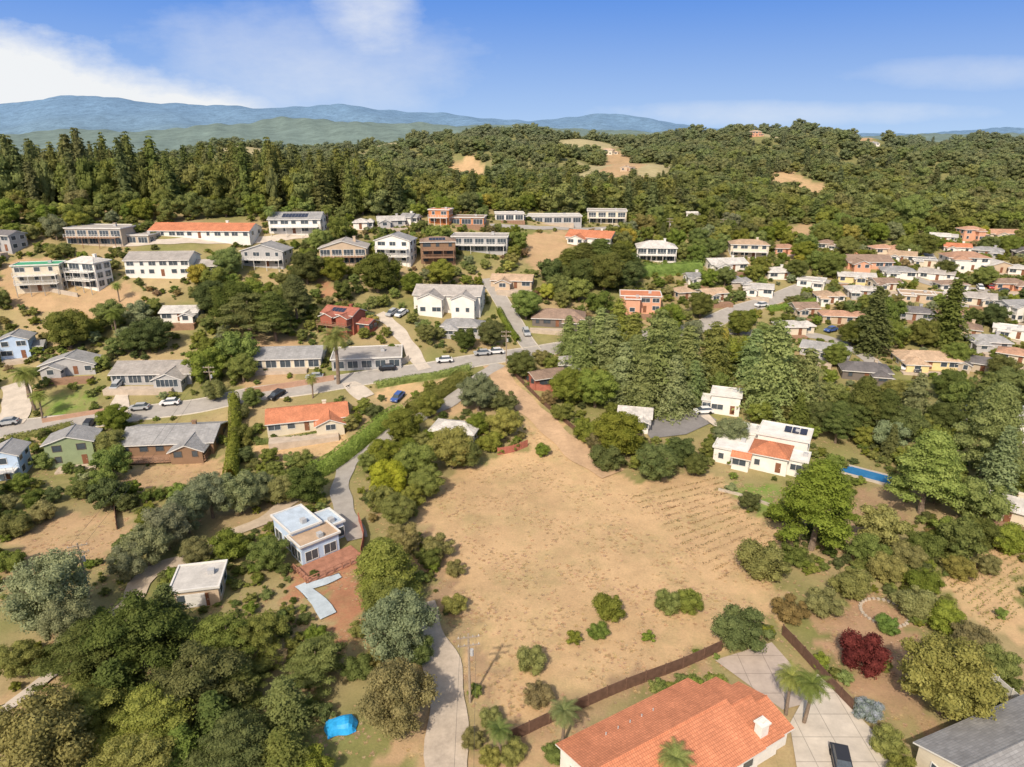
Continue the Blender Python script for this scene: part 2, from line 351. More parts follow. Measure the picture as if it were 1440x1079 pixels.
# ------------------------------------------------ ground zones
TAN=(.475,.325,.18);TAN2=(.41,.28,.16);RED=(.36,.18,.105);LAWN=(.16,.23,.05);SOIL=(.33,.225,.135)
ZONES=[([(0,430),(0,370),(60,360),(110,400),(190,400),(200,440),(120,450)],TAN2,1),
([(735,330),(800,325),(800,380),(775,400),(740,372)],TAN2,1),
([(440,390),(470,400),(480,425),(455,415)],RED,1),
([(575,700),(640,665),(700,645),(742,628),(738,590),(702,540),(686,522),(706,518),(750,562),(805,612),(860,655),(905,685),(985,650),(1010,672),(1040,715),(1095,745),(1085,790),(1095,860),(1020,905),(850,962),(800,990),(730,1015),(690,1010),(650,950),(630,880),(625,820),(600,770)],TAN,1),
([(360,625),(480,605),(500,625),(440,655),(360,650)],TAN,1),([(180,660),(320,640),(325,665),(260,690),(170,690)],TAN2,1),
([(10,760),(60,730),(150,720),(200,735),(150,790),(110,800),(60,790),(20,850),(0,830)],TAN2,1),
([(530,545),(600,535),(640,538),(600,556),(545,566)],TAN,1),([(590,580),(650,555),(690,545),(690,560),(640,590)],TAN2,1),
([(55,555),(120,553),(135,575),(60,585)],LAWN,1),
([(1030,680),(1085,680),(1110,700),(1080,722),(1040,705)],LAWN,1),
([(455,800),(510,795),(522,850),(505,905),(475,925),(450,890),(470,850),(440,825)],RED,1),([(400,800),(430,800),(440,850),(420,850)],RED,1),
([(1140,880),(1180,850),(1240,835),(1300,900),(1290,950),(1310,1030),(1290,1035),(1235,1000),(1195,960)],(.38,.245,.15),1),
([(1320,820),(1440,740),(1440,900),(1400,900),(1340,850)],TAN,1),
([(1200,700),(1240,680),(1290,720),(1250,760),(1190,770)],SOIL,1),
([(0,985),(60,960),(100,975),(40,1040),(0,1060)],TAN2,1),
([(636,222),(664,218),(690,238),(700,258),(668,256),(640,244)],TAN,2),([(836,214),(866,208),(885,226),(900,240),(940,252),(925,270),(885,262),(860,268),(842,250),(848,232)],TAN2,2),([(1080,248),(1120,244),(1185,262),(1150,280),(1110,270),(1085,274)],TAN,2),([(1195,196),(1250,200),(1240,208),(1200,206)],TAN2,2),
([(1180,352),(1250,355),(1250,363),(1180,362)],(.46,.22,.12),1),([(1090,318),(1150,316),(1160,332),(1110,338)],TAN2,1),
([(800,975),(1000,915),(1010,935),(880,985),(800,1020),(720,1060),(715,1045)],SOIL,1),([(640,1079),(700,1060),(800,1040),(800,1100),(640,1100)],TAN2,1),([(340,480),(420,478),(420,560),(340,555)],TAN2,0),([(700,1000),(640,900),(600,820),(570,760),(600,740),(640,830),(700,960)],SOIL,0),([(560,1000),(610,960),(640,1079),(540,1079)],TAN2,0)]
def inpoly(x,y,poly):
    r=np.zeros(np.shape(x),bool); n=len(poly)
    for i in range(n):
        x0,y0=poly[i];x1,y1=poly[(i+1)%n]
        c=((y0>y)!=(y1>y)); 
        with np.errstate(divide='ignore',invalid='ignore'): xi=(x1-x0)*(y-y0)/(y1-y0)+x0
        r^=c&(x<xi)
    return r
ZW=[([P(a,b)[:2] for a,b in z[0]],z[1],z[2]) for z in ZONES]
ZBB=[(min(p[0] for p in z[0]),max(p[0] for p in z[0]),min(p[1] for p in z[0]),max(p[1] for p in z[0])) for z in ZW]
def bare(x,y):
    for (p,c,f),b in zip(ZW,ZBB):
        if f and b[0]<=x<=b[1] and b[2]<=y<=b[3]:
            r=False; n=len(p)
            for i in range(n):
                x0,y0=p[i];x1,y1=p[(i+1)%n]
                if (y0>y)!=(y1>y) and x<(x1-x0)*(y-y0)/(y1-y0)+x0: r=not r
            if r: return True
    return False
ys=np.concatenate([np.arange(-120,30,10.),np.arange(30,320,1.3),320*np.exp(np.linspace(0,math.log(12000/320),190))])
us=np.linspace(-1,1,440)
Wd=np.maximum(170,1.12*(ys+60)); GX=us[None,:]*Wd[:,None]; GY=np.repeat(ys[:,None],len(us),1); GZ=H(GX,GY)
nr,nc=GX.shape; V=np.stack([GX,GY,GZ],2).reshape(-1,3)
ii=np.arange(nr*nc).reshape(nr,nc); Qd=np.stack([ii[:-1,:-1],ii[:-1,1:],ii[1:,1:],ii[1:,:-1]],2).reshape(-1,4)
def lerp(a,b,k): return a*(1-k)[...,None]+b*k[...,None]
X=V[:,0];Y=V[:,1]
nz=.5+.25*np.sin(X*.21+2*np.sin(Y*.07))+.25*np.sin(Y*.17+1.5*np.sin(X*.05))
colr=lerp(np.array([.35,.265,.145]),np.array([.19,.19,.068]),np.clip(nz*1.3-.1,0,1))
kf=sstep(285,340,Y); colr=lerp(colr,np.array([.18,.18,.075]),kf)
kc=sstep(.95,1.35,clearing(X,Y))*sstep(380,430,Y)*(1-sstep(1100,1300,Y)); colr=lerp(colr,np.array([.36,.31,.175]),kc)
jx=X+1.1*np.sin(Y*.9+X*.3)+.7*np.sin(Y*2.1);jy=Y+1.1*np.sin(X*.8-Y*.2)+.7*np.sin(X*1.9)
for p,c,f in ZW:
    if f==2: kk=inpoly(X+8*np.sin(Y*.05),Y+14*np.sin(X*.08),p)
    else: kk=inpoly(jx,jy,p)
    colr[kk]=c
haze_mix=sstep(1200,2400,Y); colr=lerp(colr,np.array([.14,.19,.175]),haze_mix)  # distance haze painted into the vertex colours of the far hills
haze_mix=sstep(3300,6400,Y); colr=lerp(colr,np.array([.135,.225,.34]),haze_mix)  # bluer painted haze on the farthest mountains
me=npmesh('terrain',V,Qd,[])
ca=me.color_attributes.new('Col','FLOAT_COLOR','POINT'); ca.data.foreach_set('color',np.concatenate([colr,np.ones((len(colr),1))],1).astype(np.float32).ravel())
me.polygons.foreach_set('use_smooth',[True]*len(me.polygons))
m,nt,b,o=newmat('terrain_ground')
at=N(nt,'ShaderNodeAttribute',attribute_name='Col'); g=N(nt,'ShaderNodeNewGeometry'); gp=g.outputs['Position']
f1=noise(nt,gp,.05,5,.6); f2=noise(nt,gp,.3,6,.7); f3=noise(nt,gp,3.5,4,.75); f4=noise(nt,gp,.012,8,.8)
v=math_(nt,'ADD',mrange(nt,f1,.3,.7,-.12,.12),math_(nt,'ADD',mrange(nt,f2,.3,.7,-.13,.13),mrange(nt,f3,.3,.7,-.13,.13)))
sxx=N(nt,'ShaderNodeSeparateXYZ'); nt.links.new(gp,sxx.inputs[0])
v=math_(nt,'ADD',v,math_(nt,'MULTIPLY',mrange(nt,f4,.35,.65,-.22,.22),mrange(nt,sxx.outputs[1],900,1600,0,1)))
v=math_(nt,'ADD',v,1.0)
cgreen=mixc(nt,mrange(nt,noise(nt,gp,.09,7,.78),.47,.66,0,.62),at.outputs['Color'],(.315,.26,.125))
cgreen=mixc(nt,mrange(nt,noise(nt,gp,.07,5,.65),.55,.75,0,.35),cgreen,(.42,.27,.15))
cgreen=mixc(nt,mrange(nt,sxx.outputs[1],500,900,0,1),cgreen,at.outputs['Color'])
nt.links.new(hsv(nt,cgreen,v),b.inputs['Base Color']); b.inputs['Roughness'].default_value=.95; b.inputs['Specular IOR Level'].default_value=.05
bn=N(nt,'ShaderNodeBump'); bn.inputs['Strength'].default_value=.35; bn.inputs['Distance'].default_value=.15; nt.links.new(f3,bn.inputs['Height']); nt.links.new(bn.outputs[0],b.inputs['Normal'])
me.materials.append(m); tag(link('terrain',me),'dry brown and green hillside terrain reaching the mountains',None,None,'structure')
tick('terrain')
# ------------------------------------------------ roads
ASPH=plain('asphalt',(.33,.305,.275),.9,.12,.6); DARKASPH=plain('dark_asphalt',(.20,.19,.185),.9,.15,.4); CONC=plain('concrete',(.48,.42,.35),.9,.14,.5); DIRT=plain('dirt',(.44,.30,.185),.95,.18,.3); KERB=plain('kerb_concrete',(.45,.41,.35),.9,.1,2)
LANE=plain('worn_lane',(.43,.36,.285),.9,.2,.35); PALEC=plain('pale_concrete',(.42,.48,.52),.9,.15,.5)
RP=[]
def smooth_path(pts,step=1.5):
    pts=[np.array(p,float) for p in pts]; pts=[2*pts[0]-pts[1]]+pts+[2*pts[-1]-pts[-2]]; out=[]
    for i in range(1,len(pts)-2):
        a,b,c,d=pts[i-1:i+3]; n=max(2,int(np.linalg.norm(c-b)/step))
        for k in range(n):
            t=k/n; out.append(.5*((2*b)+(-a+c)*t+(2*a-5*b+4*c-d)*t*t+(-a+3*b-3*c+d)*t**3))
    out.append(pts[-2]); return np.array(out)
ridx=[0]
def road(name,pxs,width,mat,kerb=False):
    ridx[0]+=1; off=.09+.008*ridx[0]
    p=smooth_path([P(a,b)[:2] for a,b in pxs]); d=np.gradient(p,axis=0); d/=np.linalg.norm(d,axis=1)[:,None]; nn=np.stack([-d[:,1],d[:,0]],1)
    RP.append(np.column_stack([p,np.full(len(p),width/2)]))
    def strip(o0,o1,k,dz,nm,mt):
        o=np.linspace(o0,o1,k)
        v=(p[:,None,:]+nn[:,None,:]*o[None,:,None])
        if not kerb:
            s=np.arange(len(p)); wob=.28*np.sin(s*.9)+.24*np.sin(s*.37+1)
            v[:,0]+=nn*wob[:,None]; v[:,-1]+=nn*(wob[::-1])[:,None]
        z=H(v[...,0],v[...,1])+dz
        vv=np.concatenate([v,z[...,None]],2).reshape(-1,3); n=len(p); I=np.arange(n*k).reshape(n,k)
        q=np.stack([I[:-1,:-1],I[1:,:-1],I[1:,1:],I[:-1,1:]],2).reshape(-1,4)[:,::-1]
        ob=link(nm,npmesh(nm,vv,q,[mt])); ob['kind']='structure'; return ob
    r=strip(-width/2,width/2,7,off,name,mat)
    if kerb:
        for s in(-1,1):
            n=len(p); v=[];o=[s*width/2,s*width/2,s*(width/2+.25),s*(width/2+.25)]; zz=[-.1,.13,.13,-.2]
            for a,b_ in zip(o,zz):
                q=p+nn*a; v.append(np.column_stack([q,H(q[:,0],q[:,1])+off+b_]))
            vv=np.stack(v,1).reshape(-1,3); I=np.arange(n*4).reshape(n,4)
            q=np.stack([I[:-1,:-1],I[1:,:-1],I[1:,1:],I[:-1,1:]],2).reshape(-1,4)
            ob=link('kerb',npmesh('kerb',vv,q,[KERB])); ob['kind']='structure'
road('road',[(-60,618),(0,606),(60,598),(140,590),(210,580),(280,571),(350,556),(430,546),(520,531),(600,520),(660,509),(720,500),(790,489),(860,478),(930,470),(985,460),(1030,440),(1080,424),(1120,408),(1150,398)],5.8,ASPH,True)
road('road',[(750,494),(738,478),(722,450),(708,428),(694,405),(685,392)],4.5,ASPH,True)
road('road',[(1250,535),(1215,500),(1170,478),(1120,470),(1050,468),(985,462)],4.5,ASPH,False)
road('road',[(1440,418),(1370,407),(1310,400),(1275,385),(1240,378)],4.8,ASPH,False)
road('road',[(1440,445),(1380,432),(1320,425),(1250,415),(1200,400),(1150,395)],4.6,ASPH,False)
road('road',[(1290,345),(1310,365),(1300,385)],4,ASPH,False)
road('road',[(160,346),(230,340),(320,340),(420,332),(500,325)],4,CONC,False)
road('road',[(690,318),(740,320),(800,322),(880,318)],4,ASPH,False)
road('driveway',[(598,520),(578,492),(560,468),(545,450),(532,442)],3.8,CONC)
road('dirt_track',[(692,514),(712,540),(742,573),(780,608),(820,642),(862,668)],5.5,DIRT)
road('driveway',[(700,512),(640,560),(585,590),(545,615),(510,638),(486,655),(480,690),(488,730),(500,760)],3.6,ASPH)
road('dirt_road',[(150,880),(185,850),(195,822),(225,800),(270,783),(320,755),(380,728),(410,705)],3,plain('pale_dirt',(.44,.36,.27),.95,.15,.5))
road('road',[(640,1140),(630,1060),(628,1000),(622,945),(606,900),(590,850)],4.4,LANE)
road('driveway',[(20,540),(25,570),(10,600)],6,CONC)
road('driveway',[(175,545),(170,560),(165,585)],3.5,CONC)
road('driveway',[(500,545),(490,540),(515,560)],4,CONC)
road('path',[(990,585),(1010,600),(1060,612)],2.5,CONC)
road('path',[(0,1005),(40,980),(80,945)],1.6,CONC)
road('driveway',[(422,824),(438,842),(462,868)],2.0,PALEC)
road('driveway',[(478,810),(455,818),(424,828)],1.5,PALEC)
def slab(name,pxs,mat,off=.2):
    pts=[P(a,b)[:2] for a,b in pxs]
    xs=[p[0] for p in pts]; yy=[p[1] for p in pts]
    ar=sum(pts[i][0]*pts[(i+1)%len(pts)][1]-pts[(i+1)%len(pts)][0]*pts[i][1] for i in range(len(pts)))
    if ar<0: pts=pts[::-1]
    bm=bmesh.new(); nx=int((max(xs)-min(xs))/1.5)+2; ny=int((max(yy)-min(yy))/1.5)+2
    G=[[bm.verts.new((min(xs)+(max(xs)-min(xs))*i/(nx-1),min(yy)+(max(yy)-min(yy))*j/(ny-1),0)) for i in range(nx)] for j in range(ny)]
    for j in range(ny-1):
        for i in range(nx-1): bm.faces.new((G[j][i],G[j][i+1],G[j+1][i+1],G[j+1][i]))
    for i in range(len(pts)):
        a=Vector((*pts[i],0));c=Vector((*pts[(i+1)%len(pts)],0)); d=(c-a).normalized(); nn=Vector((d.y,-d.x,0))
        bmesh.ops.bisect_plane(bm,geom=bm.verts[:]+bm.edges[:]+bm.faces[:],plane_co=a,plane_no=nn,clear_outer=True)
    for v_ in bm.verts: v_.co.z=float(H(v_.co.x,v_.co.y))+off
    me=bpy.data.meshes.new(name); bm.to_mesh(me); me.materials.append(mat); o=link(name,me); o['kind']='structure'
    c=np.mean(pts,axis=0); RP.append(np.array([[c[0],c[1],min(max(xs)-min(xs),max(yy)-min(yy))/2]])); return o
def slabmat(name,col):
    m,nt,b,o=newmat(name); tc=N(nt,'ShaderNodeTexCoord').outputs['Object']
    br=N(nt,'ShaderNodeTexBrick'); nt.links.new(tc,br.inputs['Vector']); br.offset=0; br.inputs['Scale'].default_value=1; br.inputs['Brick Width'].default_value=3.2; br.inputs['Row Height'].default_value=3.2; br.inputs['Mortar Size'].default_value=.05
    br.inputs['Color1'].default_value=(*col,1); br.inputs['Color2'].default_value=(*[c*.93 for c in col],1); br.inputs['Mortar'].default_value=(*[c*.6 for c in col],1)
    v=mrange(nt,noise(nt,tc,.5,6,.7),.3,.7,.82,1.15); nt.links.new(hsv(nt,br.outputs[0],v),b.inputs['Base Color']); b.inputs['Roughness'].default_value=.9; return m
slab('driveway',[(1005,930),(1085,905),(1155,985),(1100,1000)],slabmat('paving',(.44,.36,.30)),.2)
slab('driveway',[(1100,960),(1150,950),(1295,1100),(1050,1130),(1110,1020)],slabmat('pale_paving',(.52,.46,.385)),.23)
slab('car_park',[(905,604),(925,588),(985,576),(1008,592),(965,612),(915,618)],DARKASPH,.22)
tick('roads')
# ------------------------------------------------ houses
WC={'W':(.70,.67,.61),'C':(.59,.52,.40),'B':(.46,.38,.29),'Br':(.23,.145,.09),'R':(.31,.105,.07),'G':(.38,.37,.36),'BL':(.44,.55,.70),'O':(.50,.20,.085),'P':(.60,.32,.21),'Y':(.64,.52,.26),'GN':(.25,.30,.17),'D':(.15,.13,.115),'T':(.49,.38,.27)}
WN={'W':'white','C':'cream','B':'beige','Br':'brown','R':'red','G':'grey','BL':'blue','O':'orange','P':'pink','Y':'yellow','GN':'green','D':'dark','T':'tan'}
RC={'t':(.52,.205,.11),'g':(.29,.285,.28),'d':(.15,.14,.14),'l':(.49,.465,.43),'w':(.66,.64,.60),'b':(.26,.185,.14),'n':(.07,.31,.17),'k':(.43,.31,.21),'r':(.31,.12,.085),'a':(.36,.33,.30),'s':(.42,.49,.56),'f':(.42,.25,.17)}
RN={'t':'terracotta','g':'grey','d':'dark','l':'pale','w':'white','b':'brown','n':'green','k':'tan','r':'red','a':'taupe','s':'pale_blue','f':'faded'}
GLASS=plain('window_glass',(.06,.075,.09),.12,.3,.7,spec=.6); FRAME=plain('white_frame',(.6,.59,.56),.6,.05); DFRAME=plain('dark_frame',(.12,.09,.07),.6,.1); WOOD=plain('deck_wood',(.28,.17,.11),.8,.2,2); DOORM=plain('door_wood',(.2,.09,.05),.6,.15); TRIM=plain('trim_white',(.62,.6,.56),.7,.06); SOLAR=plain('solar_panel_dark',(.03,.035,.06),.2,.2,.6,spec=.6)
TERR=plain('terrace_paving',(.45,.37,.29),.9,.15,.7); METG=plain('metal_grey',(.4,.4,.4),.5,.1)
def wallm(k): return plain('wall_'+WN[k],WC[k],.9,.09,.6)
def roofm(k,flat,swap):
    if flat: return plain('flat_roof_'+RN[k],RC[k],.9,.16,.5)
    if k=='t': return tilemat('roof_terracotta',RC[k],swap)
    return tilemat('roof_'+RN[k],RC[k],swap,.6,.3,.14,.8)
WCACHE={}
def window(parent,x,y,z,w,h,rz,dark=False):
    w=round(w*2)/2 or .5; h=round(h*5)/5; key=(w,h,dark)
    if key not in WCACHE:
        f=MB(); t=.09
        f.box(-w/2-t,w/2+t,-.08,.03,-t,0);f.box(-w/2-t,w/2+t,-.08,.03,h,h+t);f.box(-w/2-t,-w/2,-.078,.03,0,h);f.box(w/2,w/2+t,-.078,.03,0,h)
        n=max(1,round(w/1.1))
        for i in range(1,n): xx=-w/2+w*i/n; f.box(xx-.03,xx+.03,-.07,.02,0,h)
        g_=MB(); g_.box(-w/2,w/2,-.035,.02,0,h)
        WCACHE[key]=(f.mesh('window',DFRAME if dark else FRAME),g_.mesh('pane',GLASS))
    a,b_=WCACHE[key]; f=link('window',a,parent,(x,y,z),rz); link('pane',b_,f); return f
def railing(parent,x0,x1,y0,y1,z,mat):
    m=MB(); 
    for zz in(.45,.98): 
        m.box(x0,x1,y0,y0+.06,z+zz,z+zz+.06); m.box(x0,x0+.06,y0+.06,y1,z+zz,z+zz+.06); m.box(x1-.06,x1,y0+.06,y1,z+zz,z+zz+.06)
    n=max(2,int((x1-x0)/1.0))
    for i in range(n+1): xx=x0+(x1-x0-.07)*i/n; m.box(xx,xx+.07,y0-.01,y0+.07,z,z+1.08)
    return m.build('railing',mat,parent)
def roofpart(parent,v,oh=.5):
    cx,cy,w,d,h,rt,rh,ridge,rk=v
    m=MB(); t=.2
    if rt=='flat':
        m.box(cx-w/2-oh*.6,cx+w/2+oh*.6,cy-d/2-oh*.6,cy+d/2+oh*.6,h+.002,h+.24)
        e=.22; X0,X1,Y0,Y1=cx-w/2-oh*.6,cx+w/2+oh*.6,cy-d/2-oh*.6,cy+d/2+oh*.6
        m.box(X0-.03,X1+.03,Y0-.03,Y0+e,h+.1,h+.42,1);m.box(X0-.03,X1+.03,Y1-e,Y1+.03,h+.1,h+.42,1);m.box(X0-.03,X0+e,Y0+e,Y1-e,h+.1,h+.42,1);m.box(X1-e,X1+.03,Y0+e,Y1-e,h+.1,h+.42,1)
        r=m.build('roof',[roofm(rk,True,False),TRIM],parent)
        u=MB(); ux=cx+w*.2; u.box(ux,ux+.9,cy,cy+.8,h+.25,h+.95); u.build('roof_vent',METG,r)
        return r
    sw=(ridge=='y')
    if sw: w,d=d,w
    E=d/2+oh; Xh=w/2+oh*.7; ze=h-oh*rh/(d/2); zr=h+rh
    def tr(p): 
        x,y,z=p
        return (cx-y,cy+x,z) if sw else (cx+x,cy+y,z)
    if rt=='gable':
        pts=[(-E,ze),(0,zr),(E,ze),(E,ze+t),(0,zr+t),(-E,ze+t)]
        vs=[tr((X_,p[0],p[1])) for X_ in(-Xh,Xh) for p in pts]
        m.add(vs,[(0,1,4,5),(1,2,3,4),(6,11,10,7),(7,10,9,8),(0,6,7,1),(1,7,8,2),(2,8,9,3),(0,5,11,6)],1)
        m.add(vs,[(5,4,10,11),(4,3,9,10)],0)
        m.cyl(tr((-Xh,0,zr+t)),tr((Xh,0,zr+t)),.12,.12,6,0)
    else:
        Xr=max(.3,w/2-d/2*.95)
        vs=[tr(p) for p in[(-Xh,-E,ze),(Xh,-E,ze),(Xh,E,ze),(-Xh,E,ze),(-Xh,-E,ze+t),(Xh,-E,ze+t),(Xh,E,ze+t),(-Xh,E,ze+t),(-Xr,0,zr+t),(Xr,0,zr+t)]]
        m.add(vs,[(0,3,2,1),(0,1,5,4),(1,2,6,5),(2,3,7,6),(3,0,4,7)],1)
        m.add(vs,[(4,5,9,8),(5,6,9),(6,7,8,9),(7,4,8)],0)
        m.cyl(vs[8],vs[9],.12,.12,6,0)
        for a_,b_ in((4,8),(7,8),(5,9),(6,9)): m.cyl(vs[a_],vs[b_],.09,.09,6,0)
    return m.build('roof',[roofm(rk,False,sw),TRIM],parent)
def wallpart(m,v,down=4.5):
    cx,cy,w,d,h,rt,rh,ridge,rk=v
    x0,x1,y0,y1=cx-w/2,cx+w/2,cy-d/2,cy+d/2; z0=-down
    vs=[(x0,y0,z0),(x1,y0,z0),(x1,y1,z0),(x0,y1,z0),(x0,y0,h),(x1,y0,h),(x1,y1,h),(x0,y1,h)]
    m.add(vs,[(0,1,5,4),(1,2,6,5),(2,3,7,6),(3,0,4,7)])
    if rt=='gable':
        if ridge=='x': m.add([(x0,y0,h),(x0,cy,h+rh),(x0,y1,h),(x1,y0,h),(x1,cy,h+rh),(x1,y1,h)],[(0,1,2),(3,5,4)])
        else: m.add([(x0,y0,h),(cx,y0,h+rh),(x1,y0,h),(x0,y1,h),(cx,y1,h+rh),(x1,y1,h)],[(0,2,1),(3,4,5)])
LAND=[];HB=[]
rh_=random.Random(11)
SH=2.4
def house(px,py,wpx,st,rot,wall,roof,rt,fl,short,extra='',d=None,vols=None,pos=None):
    hh=st*SH
    if vols is None and px>1130 and 300<py<470 and wpx<60: wpx*=1.16
    if vols is None and fl in('','c') and wpx<75:
        rot+=rh_.uniform(-26,20); fl+=rh_.choice(['','w','v','u','w','wu','uv'])
        if rh_.random()<.3 and rt=='gable' and 'w' not in fl and 'v' not in fl: fl+='Y'
    r=R(rot)
    if pos is None: x,y,z,t=P(px,py,dz=hh*.5)
    else:
        x,y=pos; z=float(H(x,y)); t=y*cp-(z-CZ)*sp
    w=wpx*t/F/(math.cos(r)+.42*abs(math.sin(r)))*.96
    if 'u' in fl and wpx<75: w*=.78
    if d is None: d=min(10.5,max(6,rh_.uniform(.5,.68)*w))
    drop=0
    if vols is None: drop=min(1.3,max(0,(z-float(H(x,y-d*.5)))*.75))
    e=empty('house',(x,y,z+.15-drop),r)
    if vols is None:
        k='y' if 'Y' in fl else 'x'
        rh=(d if k=='x' else w)*.5*rh_.uniform(.28,.42)
        V_=[(0,0,w,d,hh,rt,min(rh,2.2),k,roof)]
        if 'w' in fl: V_.append((-w*rh_.uniform(.18,.3),-d*.5-.6,w*.36,d*.6,hh-.35,rt,w*.36*.5*.42,'y',roof))
        if 'v' in fl: V_.append((w*.27,-d*.5-.4,w*.34,d*.6,hh-.45,rt,w*.34*.5*.42,'y',roof))
        if 'u' in fl: V_.append((w*.5+w*.17,d*.12,w*.42,d*.7,max(2.3,hh-2.4),rt,d*.7*.5*.36,'x',roof))
    else: V_=vols
    m=MB()
    for v in V_: wallpart(m,v)
    m.build('wall',wallm(wall),e)
    for v in V_: roofpart(e,v)
    big='p' in fl
    for vi,v in enumerate(V_):
        cx,cy,ww,dd,h,_,_,_,_=v; ns=max(1,int(h/2.3))
        for s in range(ns):
            zb=s*SH+(.2 if big else .85); wh=1.8 if big else 1.15
            n=max(1,int(ww/(3.4 if big else 3.0)))
            for i in range(n):
                xx=cx-ww/2+ww*(i+.5)/n+(0 if big else rh_.uniform(-.3,.3)); yy=cy-dd/2
                if any(abs(xx-u[0])<u[2]/2+.7 and u[1]-u[3]/2<yy-.05<u[1]+u[3]/2 for q,u in enumerate(V_) if q!=vi): continue
                if s==0 and vi==0 and i==n//2 and not big:
                    dm=MB(); dm.box(xx-.5,xx+.5,yy-.06,yy+.02,.0,2.05); dr=dm.build('door',DOORM,e)
                    hm=MB(); hm.box(xx+.3,xx+.38,yy-.11,yy-.06,1.0,1.1); hm.build('handle',FRAME,dr); continue
                window(e,xx,yy,zb,(ww/n*.78 if big else rh_.choice([1.5,2,2.5,1])),wh,0,wall in('Br','D','R','GN'))
            for sd in(-1,1):
                for j in(-.25,.25):
                    xx=cx+sd*ww/2; yy=cy+dd*j
                    if any(abs(xx+sd*.05-u[0])<u[2]/2 and abs(yy-u[1])<u[3]/2+.6 for q,u in enumerate(V_) if q!=vi): continue
                    window(e,xx,yy,s*SH+(.3 if big else .85),2.0 if big else 1.5,1.7 if big else 1.15,sd*math.pi/2,wall in('Br','D','R'))
    if 'b' in fl:
        for s in range(1,st) if st>1 else [0]:
            zz=s*SH-.1; v=V_[0]; y0=v[1]-v[3]/2-2.2-(1.2 if ('w' in fl or 'v' in fl) else 0)
            mm=MB(); mm.box(-w*.46,w*.46,y0,v[1]-v[3]/2-.02,zz-.16,zz)
            for i in range(4): xx=-w*.44+w*.88*i/3; mm.cyl((xx,y0+.2,-4),(xx,y0+.2,zz-.16),.1,.1,6)
            bal=mm.build('balcony',WOOD if wall in('Br','R','T','B') else TRIM,e); railing(bal,-w*.46,w*.46,y0,v[1]-v[3]/2-.02,zz,FRAME if wall not in('Br','R') else WOOD)
    elif vols is None and rh_.random()<.65 and t<330:
        y0=-d/2-(1.8 if 'w' in fl or 'v' in fl else 0); dd=rh_.uniform(2,3.5); xo=rh_.uniform(-.15,.15)*w
        mm=MB(); mm.box(xo-w*.42,xo+w*.42,y0-dd,y0-.02,-3.5,-.02); mm.build('terrace',TERR if rh_.random()<.6 else WOOD,e)
    if 'c' in fl or (vols is None and rh_.random()<.3):
        v=V_[0]; mm=MB(); cx=v[0]+v[2]*.22; zt=v[4]+v[6]+.8 if v[5]!='flat' else v[4]+1.2
        mm.box(cx-.4,cx+.4,.2,.9,v[4]-.3,zt); mm.box(cx-.5,cx+.5,.1,1.0,zt,zt+.15); mm.build('chimney',wallm(wall if wall!='D' else 'B'),e)
    if 's' in fl:
        v=V_[0]; k=max(2,int(v[2]*.5/1.1)); rh=v[6]; dd=v[3]
        for i in range(k):
            x0=-v[2]*.25+i*1.1; mm=MB()
            f=lambda yy:v[4]+rh*(1-abs(yy)/(dd/2))+.27
            a,b_=-dd*.4,-dd*.12; mm.add([(x0,a,f(a)),(x0+1,a,f(a)),(x0+1,b_,f(b_)),(x0,b_,f(b_))],[(0,1,2,3)])
            mm.build('solar_panel',SOLAR,e)
    if 'g' in fl:
        v=V_[-1]; mm=MB(); yy=v[1]-v[3]/2; mm.box(v[0]-1.3,v[0]+1.3,yy-.1,yy-.085,0,2.2)
        for i in range(4): mm.box(v[0]-1.25,v[0]+1.25,yy-.13,yy-.1,.08+i*.53,.5+i*.53)
        mm.build('garage_door',TRIM,e)
    lab=(short+' '+extra).strip(); tag(e,lab,'house','houses on the hillside')
    LAND.append((short,px,py)); HB.append((x,y,math.hypot(w,d)*.5,w,t,hh,px))
    return e,w,d
